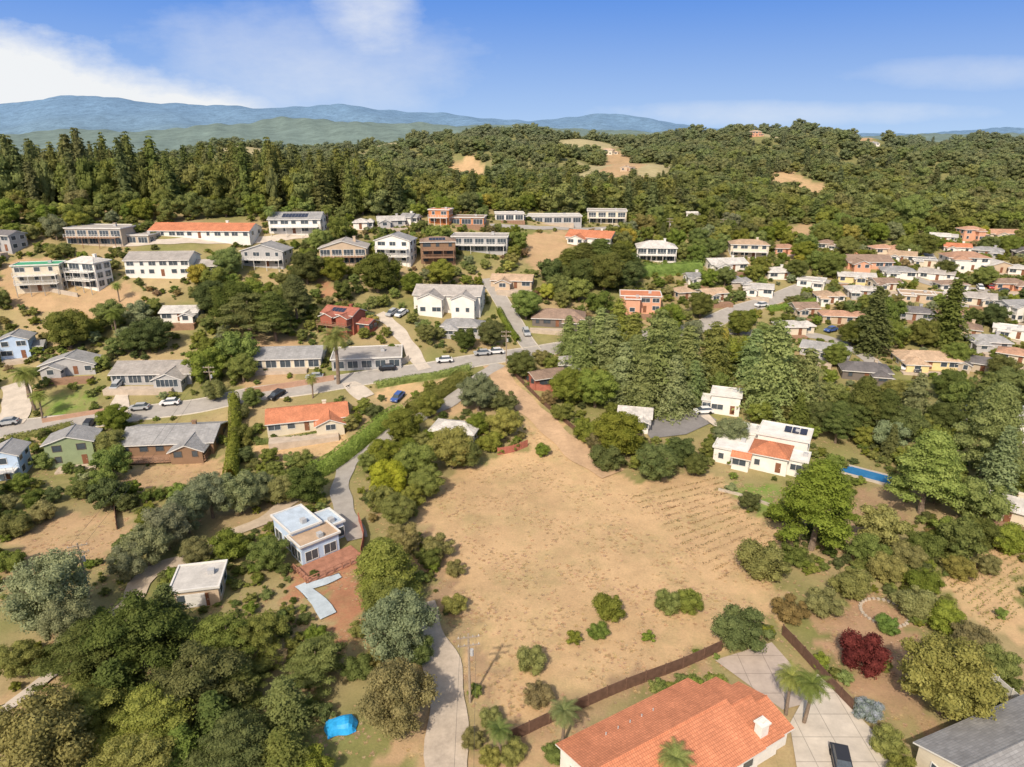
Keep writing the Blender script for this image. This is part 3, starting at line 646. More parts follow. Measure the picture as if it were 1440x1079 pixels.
HS=[
(145,325,86,2,-4,'B','a','flat','bpcu','beige balcony house','with flat roofs and glass fronts on the left ridge'),
(290,323,150,1,-3,'W','t','gable','c','long terracotta ridge house','low with white walls before the dark forest'),
(419,313,75,2,3,'W','g','gable','bs','grey-roofed ridge house','with dark solar panels and white walls'),
(12,337,38,2,12,'G','d','gable','','grey house cut by left frame edge','under the forest'),
(58,386,64,3,14,'C','n','flat','b','cream green-topped house','of three storeys on a bare slope'),
(127,381,50,3,-14,'W','l','hip','bp','white three-storey balcony house','right of the green-topped one'),
(230,368,92,2,4,'W','a','gable','u','wide white two-storey house','with grey roof below the ridge'),
(376,358,64,2,-5,'G','g','gable','Yb','grey gable-front house','with white balcony'),
(485,353,68,2,5,'T','a','gable','Ybp','tan gable-front house','with tall glass under the gable'),
(557,349,54,3,-8,'W','g','gable','Yb','white stacked-deck house','with grey gable roof beside the brown solar one'),
(616,351,52,3,6,'Br','b','hip','bs','brown solar house','tall with brown walls and solar panels'),
(676,338,82,2,-3,'G','a','flat','pb','grey flat-roofed house','wide with two storeys and long balcony'),
(508,315,26,1,0,'W','l','hip','','tiny white hip-roofed cottage','at the forest edge'),
(550,312,42,1,5,'G','l','gable','','pale grey forest-edge cottage',''),
(620,303,32,2,-10,'O','t','flat','b','orange tower house','at the left of the orange pair'),
(658,308,52,1,-5,'O','b','flat','p','low orange flat-roofed house','with dark windows'),
(716,303,42,1,4,'W','l','flat','p','small white flat ridge house','above the central road'),
(776,306,84,1,2,'G','l','flat','p','long glass-fronted ridge house','low with pale flat roof'),
(853,303,58,2,-6,'C','a','flat','bp','cream two-storey ridge house','with flat roof and balcony'),
(981,303,34,1,-12,'W','w','flat','p','lone white ridge house','beyond the dark trees at centre right'),
(832,334,72,1,-22,'W','t','gable','cw','terracotta house above dark grove','with white walls'),
(922,353,58,2,-6,'W','l','hip','bp','white balcony house right of grove',''),
(721,394,62,1,-8,'T','k','gable','w','tan single-storey house','below the brown slope'),
(1019,371,58,1,8,'W','l','gable','w','low white gable house','right of the long green hedge'),
(1052,350,56,2,-10,'C','k','hip','b','cream hip-roofed house','above the low white gable house'),
(1102,351,44,1,-10,'P','f','hip','','small pink terracotta house','right of the cream hip-roofed one'),
(900,423,60,2,-8,'P','t','flat','w','pink cubic house','with stepped flat roofs beside the road'),
(786,446,78,1,-6,'D','b','hip','v','low dark brown house','with wide roof behind the dark hedge'),
(633,418,100,2,-6,'W','a','gable','wv','white double-gabled house','large with grey roofs at centre left'),
(651,459,60,1,-8,'G','g','hip','w','small grey hip-roofed house','below the white double-gabled one'),
(484,448,74,2,-22,'R','r','gable','bwvus','dark red house','large in several wings with red-brown roofs and deck'),
(258,438,54,1,4,'W','l','gable','','white cottage between palms and grove',''),
(407,499,102,1,5,'C','g','gable','p','long pale grey-roofed house','low above the main road'),
(517,499,102,1,8,'G','a','flat','p','long pergola house','grey and flat-roofed right of the palm'),
(224,519,114,1,3,'G','a','gable','pv','long grey roadside house','left of centre above the road'),
(103,512,76,1,8,'G','g','gable','Yw','grey gabled house by the lawn','with white windows'),
(25,484,52,2,18,'BL','g','gable','Yu','bright blue house','with steep grey gables at left edge'),
(433,584,120,1,16,'C','t','gable','cv','terracotta house below the road','long with cream walls'),
(247,614,132,1,6,'Br','g','gable','bv','large dark wooden house','with grey roof and brown decks'),
(105,630,66,2,16,'GN','g','gable','Y','green gabled house','with grey roof'),
(14,650,42,2,16,'BL','g','gable','Yb','blue-grey house at left edge','with a deck'),
(641,606,70,1,-10,'W','l','hip','','pale-roofed house among round trees','half hidden left of the track'),
(768,531,56,1,18,'R','b','gable','','red-brown house behind track corner',''),
(801,513,40,1,0,'G','l','hip','','pale-roofed cottage behind cedars',''),
(893,586,50,1,6,'W','l','gable','','white shed-like house','with pale roof left of the car park'),
(1418,716,50,1,-25,'C','l','gable','','cream house at right frame edge',''),
(1300,506,86,1,-8,'Y','k','hip','w','yellow house','with tan hip roof at right'),
(1215,522,70,1,-14,'D','d','hip','v','dark hip-roofed house','left of the yellow one'),
(1152,492,64,1,-12,'G','g','gable','','grey side-road house','with a gable roof'),
(1176,446,60,1,-10,'T','f','hip','','tan house with faded terracotta roof',''),
(1110,461,50,1,-5,'C','l','hip','','cream pale-roofed cottage','by the road bend'),
(1066,407,44,1,-5,'W','l','gable','','white cottage above road bend',''),
(1000,414,40,1,5,'C','k','gable','','small cream tan-roofed cottage','at centre right'),
(1092,384,34,1,-8,'W','l','hip','','white hip cottage above the bend',''),
(1216,368,56,1,-6,'P','b','gable','','brown-roofed pink house','above the right streets'),
(1196,391,44,1,-8,'Y','l','gable','','pale yellow street cottage','at the right'),
(1262,383,42,1,-8,'W','g','hip','','white grey-roofed corner house','in the right streets'),
(1310,386,38,1,-10,'W','a','gable','','white taupe-roofed street cottage',''),
(1355,367,50,2,-10,'W','f','hip','w','white terracotta slope villa','at the right'),
(1363,329,32,2,-8,'P','f','hip','','pink house high at right',''),
(1408,331,38,1,-8,'C','f','gable','','cream house high at right','with faded terracotta roof'),
(1321,335,30,1,-8,'W','l','gable','','tiny white house high at right',''),
(1388,355,36,1,-12,'G','g','hip','','grey hip house on right slope',''),
(1288,416,54,1,-12,'T','k','flat','','tan flat-roofed street house','at the right'),
(1282,441,46,1,-14,'G','d','hip','','grey dark-roofed house beside tall redwood',''),
(1388,482,56,1,-16,'G','g','hip','','grey house right of tall conifers',''),
(1420,466,48,1,-16,'W','w','flat','','long white flat-roofed building','at the right edge'),
(1376,421,38,1,-12,'C','a','gable','','cream cottage on right road',''),
(1424,436,34,2,-12,'W','g','gable','','white two-storey house near right edge',''),
(1141,397,34,1,-5,'W','l','flat','','white flat cottage at road end',''),
(1415,401,40,1,-12,'P','b','hip','','pink brown-roofed house near right edge',''),
(1336,402,34,1,-12,'W','b','hip','','white brown-roofed street cottage',''),
(1434,355,30,1,-12,'D','d','gable','','dark house at right edge',''),
(1240,400,34,1,-12,'C','b','gable','','cream brown-roofed street cottage',''),
(1428,600,40,2,-25,'W','l','gable','','white house behind right pines',''),
(1350,590,30,1,-25,'BL','g','gable','','blue cottage between right pines',''),
(960,412,28,1,5,'T','k','hip','','tan hip cottage right of pink house',''),
(575,308,24,1,0,'W','g','gable','','tiny white forest-edge shed',''),
(1330,444,40,1,-14,'C','f','gable','','cream cottage with faded orange roof','left of the tall redwood'),
(1356,464,38,1,-14,'T','b','hip','','tan cottage with brown hip roof','right of the tall redwood'),
(1240,352,34,1,-6,'C','f','hip','','cream cottage with small terracotta roof','above the right streets'),
(1268,362,34,1,-8,'W','k','gable','','white cottage with tan gable','above the right streets'),
(1400,376,36,1,-10,'T','l','gable','','tan cottage with pale gable roof','on the right slope'),
(1425,500,40,1,-16,'C','f','hip','','cream cottage with terracotta hip','at the right edge'),
(1162,345,30,1,-6,'W','b','hip','','white cottage below bare terrace','with brown hip roof'),
(1298,368,28,1,-8,'C','g','flat','','cream flat box house','in the right streets'),
(1035,398,30,1,0,'B','g','hip','','beige cottage right of the white gable house',''),
(1345,350,32,1,-10,'W','t','gable','','white cottage with orange gable','high on right slope'),
(1130,435,34,1,-8,'B','b','gable','','beige brown-roofed cottage inside the bend',''),
(975,392,30,1,0,'W','g','gable','','white cottage behind long green hedge',''),
(1370,512,44,1,-16,'B','d','gable','','beige dark-roofed house behind right conifers',''),
(1430,380,28,1,-10,'W','l','hip','','white cottage at far right edge',''),
(1205,410,36,1,-8,'G','l','hip','','grey cottage with pale hip roof','in the right streets'),
(1160,418,34,1,-8,'W','k','hip','','white cottage with tan hip roof','in the right streets'),
(1062,188,20,2,0,'P','k','hip','','distant pink hilltop villa','among skyline trees'),
(1290,210,26,1,0,'W','l','gable','','distant white hillside house','at right'),
(855,214,24,2,8,'C','k','hip','','distant cream house above bare patch',''),
(880,238,20,1,0,'T','b','gable','','distant tan farmhouse on bare patch',''),
(1225,202,20,1,0,'W','g','gable','','distant white grey-roofed house','below the right skyline'),
]
for h in HS: house(*h)
house(1021,563,44,2,-20,'W','w','flat','','small white cubic house','beside the dark car park',vols=[(0,0,6.4,5.6,4.1,'flat',0,'x','w'),(-3.9,-.6,2.4,3.6,2.5,'flat',0,'x','w')])
e,w,d=house(960,1010,300,1,30,'W','t','gable','','big terracotta house','in the foreground with white walls and stepped red tile roofs',pos=(17.6,55.2),
 vols=[(-2.6,0,17.8,10.4,2.8,'gable',1.5,'x','t'),(6.6,-.6,5.6,8.8,2.65,'gable',1.25,'x','t'),(9.8,-1.3,3.0,6.8,2.45,'gable',1.0,'x','t')])
mm=MB(); mm.box(7.0,8.1,-4.6,-3.7,2.0,4.4); mm.box(6.86,8.24,-4.74,-3.56,4.4,4.58); mm.box(7.2,7.9,-4.4,-3.9,4.58,4.9); mm.build('chimney',wallm('W'),e)
for i in range(5):
    mm=MB(); mm.cyl((-7+i*1.6,3.5,3.0),(-7+i*1.6,3.5,3.8),.07,.07,8); mm.build('roof_vent',METG,e)
e,w,d=house(1072,640,122,1,-28,'W','t','hip','','white stucco villa','with terracotta roofs and flat wings beside the field',
 vols=[(1.6,-1.4,7.2,6.4,3.3,'hip',1.4,'x','t'),(-5.6,-.6,6.2,9.0,3.0,'flat',0,'x','w'),(-3.2,-5.6,3.2,1.8,2.6,'gable',.5,'x','t'),(3.2,6.0,9.6,7,4.4,'flat',0,'x','w'),(-3.6,6.2,5.2,5,3.5,'flat',0,'x','w'),(6.9,-1.4,3.4,4.5,2.8,'flat',0,'y','w')])
for i in range(3):
    mm=MB(); mm.add([(3+i*1.5,5.4,4.9),(4.35+i*1.5,5.4,4.9),(4.35+i*1.5,7.6,5.3),(3+i*1.5,7.6,5.3)],[(0,1,2,3)]); mm.build('solar_panel',SOLAR,e)
e,w,d=house(424,748,120,2,-48,'BL','s','flat','p','blue modern house','with pale flat roofs beside a red-brown deck',
 vols=[(-1.6,0,6.9,4.8,3.7,'flat',0,'x','s'),(3.5,.5,4.0,6.3,3.0,'flat',0,'x','k'),(0,4.2,4.9,3.9,2.7,'flat',0,'x','s')])
mm=MB(); mm.box(5.55,10.4,-4.2,5.6,-3,.02); 
for i in range(8): mm.box(10.3,10.42,-4.2+i*1.4,-4.08+i*1.4,.02,.95)
mm.box(10.28,10.43,-4.2,5.7,.95,1.03); mm.box(5.6,10.2,-4.3,-4.2,.9,1.0)
for i in range(4): mm.box(5.8+i*1.3,5.92+i*1.3,-4.32,-4.18,.02,.95)
mm.build('deck',plain('red_deck',(.33,.16,.105),.85,.25,1),e)
e,w,d=house(282,826,68,1,12,'T','l','flat','g','pale flat-roofed garage','beside the curved dirt road',d=6.0,vols=[(0,0,6.2,6.0,2.7,'flat',0,'x','l')])
e['category']='garage'
e,w,d=house(1400,1040,190,1,22,'C','g','gable','','grey-roofed corner house','long with cream walls at bottom right',pos=(52,53),vols=[(0,0,17,9.5,2.8,'gable',1.7,'x','g')])
tick('houses')
# ------------------------------------------------ cars
CARC={}
def carproto(colname,col):
    paint=plain('car_paint_'+colname,col,.3,.03,spec=.5); m=MB()
    prof=[(-2.15,.32),(-2.2,.62),(-2.1,.86),(-1.2,.95),(1.35,.98),(2.05,.95),(2.15,.7),(2.12,.32)]
    n=len(prof); vs=[]
    for yy,sc in((-.86,.96),(-.9,1),( .9,1),(.86,.96)):
        for a,z in prof: vs.append((a*sc,yy,.32+(z-.32)*sc))
    fs=[(k*n+i,(k+1)*n+i,(k+1)*n+(i+1)%n,k*n+(i+1)%n) for k in range(3) for i in range(n)]+[tuple(range(n)),tuple(range(4*n-1,3*n-1,-1))]
    m.add(vs,fs); body=m.mesh('body',paint)
    c=MB(); c.add([(-1.35,-.8,.94),(1.85,-.8,.94),(1.85,.8,.94),(-1.35,.8,.94),(-.6,-.64,1.44),(1.3,-.64,1.44),(1.3,.64,1.44),(-.6,.64,1.44)],[(4,5,6,7),(0,1,5,4),(1,2,6,5),(2,3,7,6),(3,0,4,7)]); cab=c.mesh('window_band',GLASS)
    r=MB(); r.box(-.62,1.32,-.66,.66,1.445,1.49); roof=r.mesh('roof',paint)
    w=MB(); w.cyl((0,-.11,0),(0,.11,0),.33,.33,14); wh=w.mesh('wheel',plain('tyre',(.02,.02,.02),.9))
    l=MB(); l.box(-.04,.04,-.16,.16,-.06,.06); hl=l.mesh('headlight',plain('lamp_clear',(.7,.7,.65),.2)); tl=l.mesh('taillight',plain('lamp_red',(.4,.02,.02),.3))
    return body,cab,roof,wh,hl,tl
def car(px,py,rz,cn,col,label):
    if cn not in CARC: CARC[cn]=carproto(cn,col)
    b,c,r,w,hl,tl=CARC[cn]; x,y,z,t=P(px,py)
    e=empty('parked_car',(x,y,z+.22),R(rz)); link('body',b,e);link('window_band',c,e);link('roof',r,e)
    for a in(-1.35,1.35):
        for s in(-.8,.8): link('wheel',w,e,(a,s,.33))
    for s in(-.6,.6): link('headlight',hl,e,(-2.18,s,.68)); link('taillight',tl,e,(2.14,s,.74))
    g=(float(H(x+1,y)-H(x-1,y))/2,float(H(x,y+1)-H(x,y-1))/2); dz=g[0]*math.cos(R(rz))+g[1]*math.sin(R(rz)); e.rotation_euler=(0,-math.atan(dz),R(rz))
    tag(e,label,'car','parked cars'); OCC.append((x,y,2.5)); HB.append((x,y,2,3,t,1,px))
Wh=(.7,.7,.7);Bk=(.03,.03,.035);Bl=(.05,.1,.3);Rd=(.35,.03,.03);Sv=(.38,.39,.4)
for c in [(240,570,8,'white',Wh,'white car parked on the road above the large dark wooden house'),(197,577,8,'silver',Sv,'silver car parked just left of the white car on the left road'),
(125,602,95,'black',Bk,'dark car parked beside the green gabled house'),(545,521,10,'black',Bk,'black car on the main road below the pergola house'),(625,510,10,'white',Wh,'white car parked on the main road left of the junction'),
(678,500,14,'silver',Sv,'silver car parked just left of the junction'),(697,498,14,'white',Wh,'white car at the junction where the track begins'),(560,562,70,'blue',Bl,'blue car parked in the dry lot below the main road'),
(989,582,5,'white',Wh,'white car parked in the dark asphalt car park'),(552,443,60,'silver',Sv,'silver car in the driveway right of the dark red house'),(565,444,60,'white',Wh,'white car in the driveway right of the dark red house'),
(390,559,60,'black',Bk,'black car parked beside the road above the terracotta house'),(443,534,10,'silver',Sv,'silver car parked on the main road below the tall palm'),
(740,470,100,'silver',Sv,'silver car parked on the uphill side road'),(1272,519,60,'white',Wh,'white car parked before the yellow house'),(1290,523,60,'black',Bk,'black car parked before the yellow house'),
(1392,406,70,'red',Rd,'red car parked on the right street'),(1378,407,70,'white',Wh,'white car parked beside the red car on the right street'),(1345,405,20,'silver',Sv,'silver car on the right street left of the white car'),
(1182,1080,75,'black',Bk,'black car parked on the pale drive at the bottom edge'),(165,546,90,'silver',Sv,'silver car on the drive of the long grey house'),(1168,467,30,'blue',Bl,'blue car parked beside the tan house at right'),
(1070,432,25,'white',Wh,'white car on the curving road at centre right'),(1240,528,40,'silver',Sv,'silver car at the lower end of the right side road'),(12,598,15,'silver',Sv,'silver car at the left edge of the main road'),(1410,412,15,'black',Bk,'black car on the right street near the frame edge'),(1268,419,15,'white',Wh,'white car on the lower right street')]:
    car(*c)
x,y,z,t=P(955,596); HB.append((x,y,6,12,t,1,955)); x,y,z,t=P(1021,575); HB.append((x,y,3,5,t,1,1021))
def pool():
    x,y,z,t=P(1218,668); e=empty('swimming_pool',(x,y,z+.12),R(-38)); m=MB(); L,Wp=6.2,1.8
    m.box(-L-.6,L+.6,-Wp-.6,-Wp,-.5,.12);m.box(-L-.6,L+.6,Wp,Wp+.6,-.5,.12);m.box(-L-.6,-L,-Wp,Wp,-.5,.12);m.box(L,L+.6,-Wp,Wp,-.5,.12)
    m.build('coping',plain('pool_coping',(.45,.4,.34),.8,.1,1),e)
    w=MB(); w.box(-L,L,-Wp,Wp,-.4,.06); w.build('pool_water',plain('pool_blue',(.03,.17,.38),.1,.1,1,spec=.5),e)
    tag(e,'long narrow blue swimming pool behind the big pines','pool'); OCC.append((x,y,5)); HB.append((x,y,5.5,12,t,1,1218))
pool()
x,y,z,t=P(480,1024); HB.append((x,y,2.5,5,t,1,480)); OCC.append((x,y,2.2))
tb=MB(); K=9
vs=[]
for j in range(K):
    for i in range(K):
        u=i/(K-1)*2-1;v=j/(K-1)*2-1; k=max(abs(u),abs(v)); vs.append((u*1.7*(1+.1*math.sin(3*v+1)),v*1.2*(1+.12*math.sin(4*u)),max(0,(1-k**3)*1.1)+.12*math.sin(5*u+3*v)*(1-k)+.15))
tb.add(vs,[(j*K+i,j*K+i+1,(j+1)*K+i+1,(j+1)*K+i) for j in range(K-1) for i in range(K-1)])
tb=tb.build('tarpaulin',plain('tarp_blue',(.03,.32,.66),.45,.15,2),None,(x,y,z)); tb.rotation_euler=(0,0,.3); tag(tb,'bright blue tarpaulin heaped over something among the bottom left trees','tarp')
# ------------------------------------------------ hand placed vegetation
for s in """cyp dark 185 900 140;cyp dark 275 965 130;cyp dark 120 925 110;cyp green 215 1020 120;cyp dark 330 1055 110;oak olive 55 1050 150;cyp yellow 115 1010 100;cyp olive 190 1080 110;euc grey 70 840 105;euc grey 95 880 70;oak green 25 930 60;cedar dark 235 860 84 1.1;cedar dark 160 965 100 .9;cedar dark 300 1010 100 .9;cedar dark 120 960 70 1.1;cedar green 255 1050 90 .9
cedar green 400 990 96 1.0;cyp green 445 935 84;cyp green 365 900 80;cyp green 320 900 90;cyp dark 335 965 80;euc grey 565 885 100;euc green 545 850 70;pine pinegreen 540 800 96 1.0;oak olive 560 985 108;cedar dark 395 1060 100 .9;oak green 590 915 46;bush green 500 940 46;bush green 440 1080 60;bush olive 520 930 36;bush green 445 895 36;bush olive 505 885 30
bush green 20 740 45;bush green 15 790 40;bush olive 60 720 40;euc grey 335 695 62;euc grey 295 700 66;euc grey 262 722 62;euc grey 232 745 66;euc grey 205 770 62;euc grey 180 795 50;euc grey 360 690 50
oak green 378 780 56;oak olive 276 778 46;oak dark 430 683 60;oak olive 395 690 46;oak yellow 545 675 60;oak green 540 640 50;oak green 566 600 56;oak green 585 650 60;oak olive 560 720 52;oak green 600 680 50;oak olive 570 760 50;bush olive 615 770 46;bush olive 640 800 30;bush olive 640 850 36;oak green 520 650 36
oak yellow 635 632 66;oak grey 672 555 58;oak yellow 710 598 48;oak dark 733 515 44;oak green 655 640 46;bush green 690 622 40;bush green 762 633 25;oak green 605 570 40;bush green 668 600 40
oak green 800 545 56;oak green 838 548 62;cedar cedar 818 488 66;cedar cedar 858 486 76;cedar pinegreen 892 478 66;cedar cedar 925 500 110;cedar cedar 845 468 60;cedar pinegreen 968 505 80;cedar green 1005 495 74;cedar pinegreen 905 538 70;cedar cedar 878 522 72;cedar cedar 948 540 70;pine cedar 895 505 60 1.2;pine pinegreen 940 480 56 1.2;cedar pinegreen 1090 515 112;cedar cedar 1135 535 80;cedar cedar 1060 500 66;cedar cedar 800 470 46;cedar green 870 455 60;cedar cedar 975 535 50;euc grey 1028 612 50 .8
oak green 870 612 74;bush dark 855 645 52;oak dark 922 652 60;oak dark 957 636 46;oak dark 980 655 36;bush green 792 580 34;bush green 825 607 40;bush brown 772 560 26;bush olive 840 622 34
pine dark 1180 594 46;pine dark 1215 568 60;oak dark 1195 590 56;pine dark 1245 580 52;oak dark 1275 600 56;oak dark 1155 586 46;pine lime 1150 712 118 1.2;pine pinegreen 1308 665 108 1.2;pine pinegreen 1395 610 92 1.7;redwood cedar 1408 655 70 1.8;cedar cedar 1290 558 60;cedar dark 1382 565 74;oak dark 1340 545 50;oak green 1425 545 60;redwood dark 1230 449 68 1.4;redwood dark 1338 438 70 1.35;oak dark 1330 590 50;oak olive 1260 555 44
bush olive 1075 790 76;bush dark 1042 885 78;bush brown 1110 858 50;bush olive 1158 848 52;bush olive 1200 822 60;bush green 1222 775 56;bush olive 1245 800 54;bush olive 1275 782 50;bush dark 1300 770 56;bush green 1340 748 54;bush dark 1380 750 58;bush green 1420 760 56;bush green 1300 820 50;oak olive 1332 960 128;bush plum 1214 918 72;bush olive 1290 850 62;bush green 1330 872 58;bush olive 1368 902 62;bush green 1405 932 56;bush olive 1350 800 44;bush flower 1222 1000 42;bush green 1250 1045 50;bush green 1270 1085 50;bush olive 1390 795 36;shrub green 1408 863 20;bush olive 1240 935 26
bush green 858 856 50;bush green 840 888 32;shrub green 808 898 25;shrub green 911 896 20;bush green 940 847 42;bush green 968 847 44;bush olive 747 928 47;bush brown 757 978 44;bush olive 690 1010 36;bush olive 665 1040 34;bush olive 720 1060 44;bush olive 690 1065 36;bush green 780 1060 36
oak dark 330 430 70;oak dark 300 420 54;pine dark 385 445 60 1.2;pine dark 415 420 50;cyp dark 350 445 80;pine dark 820 365 54 .9;pine dark 845 362 60 .9;pine dark 870 368 58 .9;pine dark 800 370 46 .9;pine dark 888 374 42 .9;oak dark 850 385 60;oak dark 815 388 50;oak dark 880 388 46
oak dark 95 465 62;oak dark 215 472 56;oak dark 185 480 40;oak dark 530 385 62;oak dark 430 378 50;oak green 155 445 46;oak green 320 370 44;oak green 450 340 36;oak green 600 470 30;oak green 340 520 44;oak green 160 590 44;oak olive 155 625 44;oak green 30 680 30;oak olive 300 550 34;oak green 355 560 30;oak green 740 430 46;oak dark 690 470 40;oak dark 655 478 34;oak green 500 590 20;oak green 620 385 40;oak green 580 400 34;oak olive 1110 580 30;oak green 1280 300 50;oak dark 1240 295 34;bush lime 1250 880 36;oak green 470 380 40;oak green 1100 545 30;bush dark 340 610 34;bush dark 345 640 30;bush dark 338 580 30;oak green 1040 455 40;oak green 1075 470 34;oak green 1020 390 30;oak dark 985 430 40;oak green 945 450 44;oak green 1130 355 34;oak green 1160 330 34;oak green 1170 375 36;oak dark 1300 345 36;oak green 1385 390 32;oak green 1255 470 44;oak green 1300 470 44;oak green 1175 500 36;oak dark 1400 445 36;oak green 1220 430 34;oak green 1420 345 30;oak green 1190 350 34;oak dark 1330 380 30;oak dark 1200 470 40;oak green 1390 345 28;oak dark 1120 380 34;oak green 1070 375 30;oak green 1345 500 40;oak dark 1410 520 44""".replace('\n',';').split(';'):
    q=s.split(); T(q[0],q[1],float(q[2]),float(q[3]),float(q[4]),None,float(q[5]) if len(q)>5 else None)
for i,px in enumerate((183,205,222,238,255,272)): T('shrub','dark',px,703-i*3.5,21)
def palm(px,py,h,label):
    x,y,z,t=P(px,py,dz=0); plant('palm','palm',x,y,h*.62,h,label); OCC.append((x,y,1.5))
for a in [(476,540,15,'tall palm standing left of the pergola house'),(50,578,11,'palm beside the blue drive at the left edge'),(60,590,7,'shorter palm beside the left edge drive'),(382,325,9,'palm left of the grey-roofed ridge house'),(461,322,9,'palm right of the grey-roofed ridge house'),(165,478,9,'palm above the long grey house on the left'),(168,425,6,'bushy palm on the bare left slope'),
(1105,1005,6.5,'left palm of the pair on the pale drive'),(1130,1018,7,'right palm of the pair on the pale drive'),(790,1050,6,'palm at the left end of the big terracotta house'),(705,1068,5,'low palm on the bottom edge left of the fence'),(945,1125,6.5,'palm in front of the big terracotta house at the bottom edge'),(40,560,8,'palm behind the two drive palms at left'),(440,560,6,'palm left of the terracotta house below the road')]: palm(*a)
tick('trees')
# ------------------------------------------------ hedges
def hedge(pxs,w,h,label,col='dark',dens=30):
    p=smooth_path([P(a,b)[:2] for a,b in pxs],1.0); n=len(p); d=np.gradient(p,axis=0); d/=np.linalg.norm(d,axis=1)[:,None]; nn=np.stack([-d[:,1],d[:,0]],1)
    L=np.linalg.norm(np.diff(p,axis=0),axis=1).sum(); k=int(L*dens*(w+2*h)/2)
    i=rng.integers(0,n,k); th=rng.uniform(-.35,math.pi+.35,k); ex=rng.uniform(.92,1.06,k); bump=1+.07*np.sin(i*.9)+.06*np.sin(i*.37)
    off=np.cos(th)*w/2*ex*bump; zz=np.clip(h*.45+np.sin(th)*h*.58*ex*bump,.05,9)
    al=rng.uniform(-.6,.6,k); c=p[i]+nn[i]*off[:,None]+d[i]*al[:,None]
    pos=np.column_stack([c,H(c[:,0],c[:,1])+zz]); nor=np.column_stack([nn[i]*np.cos(th)[:,None],np.sin(th)])+rng.normal(size=(k,3))*.45; nor/=np.linalg.norm(nor,axis=1)[:,None]
    v,q=leaf_quads(pos,nor,.34)
    V=[v];Q=[q];m=len(v); ring=[]
    for t_ in np.linspace(0,math.pi,6):
        cc=p+nn*math.cos(t_)*w*.43; ring.append(np.column_stack([cc,H(cc[:,0],cc[:,1])+.0+math.sin(t_)*h*.92]))
    rr=np.stack(ring,1).reshape(-1,3); I=np.arange(n*6).reshape(n,6); V.append(rr); Q.append(np.stack([I[:-1,:-1],I[1:,:-1],I[1:,1:],I[:-1,1:]],2).reshape(-1,4)+m)
    for a in p[::3]: OCC.append((a[0],a[1],w*.6)); HB.append((a[0],a[1],w*.5,w,float(a[1])*1.05+10,1.5,proj(a[0],a[1],float(H(*a)))[0]))
    tag(link('hedge',npmesh('hedge',np.concatenate(V),np.concatenate(Q),[LM(col)])),label,'hedge')
nhb=len(HB)
hedge([(440,672),(470,655),(500,632),(535,603),(562,586)],3.8,2.8,'long green hedge curving left of the grey lane','lime')
hedge([(575,583),(600,568),(630,550),(650,536)],3.4,3,'dark hedge climbing to the main road left of the junction','green')
hedge([(530,545),(570,538),(620,530),(660,520)],1.6,1.6,'low clipped hedge along the main road','green')
hedge([(900,388),(940,386),(985,383)],4,4,'long bright green hedge below the white balcony house','lime',22)
hedge([(702,440),(712,458),(728,482)],1.6,1.8,'narrow hedge left of the uphill side road','green')
hedge([(325,680),(330,640),(332,600),(330,570)],2.5,3.5,'tall hedge right of the large dark wooden house','green')
hedge([(10,620),(60,610),(100,600)],1.4,1.2,'low hedge above the green gabled house','green')
hedge([(360,625),(420,618),(470,606)],1.2,1,'low hedge below the terracotta house','green')
hedge([(1080,438),(1120,432),(1150,425)],1.8,1.8,'green hedge along the bend of the right road','lime')
# ------------------------------------------------ fences, walls, poles
def fence(pxs,h,mat,label,step=2.4):
    p=smooth_path([P(a,b)[:2] for a,b in pxs],step); e=empty('fence',(p[0][0],p[0][1],0))
    m=MB()
    for i in range(len(p)-1):
        a=p[i]-p[0];b_=p[i+1]-p[0]; za=float(H(*p[i])); zb=float(H(*p[i+1])); dd=(b_-a)/np.linalg.norm(b_-a); nn=np.array([-dd[1],dd[0]])*.03
        vs=[]
        for q,z in((a,za),(b_,zb)):
            for s in(-1,1):
                for zz in(-.1,h): vs.append((q[0]+nn[0]*s,q[1]+nn[1]*s,z+zz))
        m.add(vs,[(0,1,5,4),(2,6,7,3),(1,3,7,5),(0,2,3,1),(4,5,7,6)])
        pm=MB(); pm.box(a[0]-.07,a[0]+.07,a[1]-.07,a[1]+.07,za-.3,za+h+.12); pm.build('post',mat,e)
    m.build('fence_panel',mat,e); tag(e,label,'fence')
BF=plain('brown_fence',(.13,.075,.052),.9,.25,1.5); RF=plain('red_fence',(.36,.13,.09),.9,.2,1.5)
fence([(715,1045),(800,1005),(880,970),(960,940),(1015,915)],1.7,BF,'long dark brown board fence between the dry field and the terracotta house')
fence([(1100,893),(1130,925),(1165,965),(1198,1000)],1.6,BF,'brown fence along the right side of the pale drive')
fence([(722,527),(765,570),(808,606),(850,642)],1.1,BF,'low dark fence following the right side of the dirt track')
fence([(700,640),(722,636),(742,628)],1.6,RF,'short red fence at the top left corner of the field')
fence([(1345,925),(1380,950),(1420,985),(1450,1010)],1.6,plain('white_fence',(.55,.53,.48),.8),'pale fence behind the grey-roofed corner house')
fence([(505,735),(512,760),(508,785)],1.8,RF,'red fence right of the blue modern house')
fence([(745,548),(775,552),(800,560)],1.6,RF,'red fence beneath the red-brown house by the track')
fence([(165,745),(160,700),(155,660)],1.2,BF,'thin brown fence down the dry slope below the dark wooden house')
def rwall(pxs,h,mat,label):
    p=smooth_path([P(a,b)[:2] for a,b in pxs],2); m=MB()
    for i in range(len(p)-1):
        a,b_=p[i],p[i+1]; dd=(b_-a)/np.linalg.norm(b_-a); nn=np.array([-dd[1],dd[0]])*.15; vs=[]
        for q in(a,b_):
            for s in(-1,1):
                for zz in(-.6,h): vs.append((q[0]+nn[0]*s,q[1]+nn[1]*s,float(H(*q))+zz))
        m.add(vs,[(0,1,5,4),(2,6,7,3),(1,3,7,5),(0,2,3,1),(4,5,7,6)])
    tag(m.build('retaining_wall',mat),label,'wall')
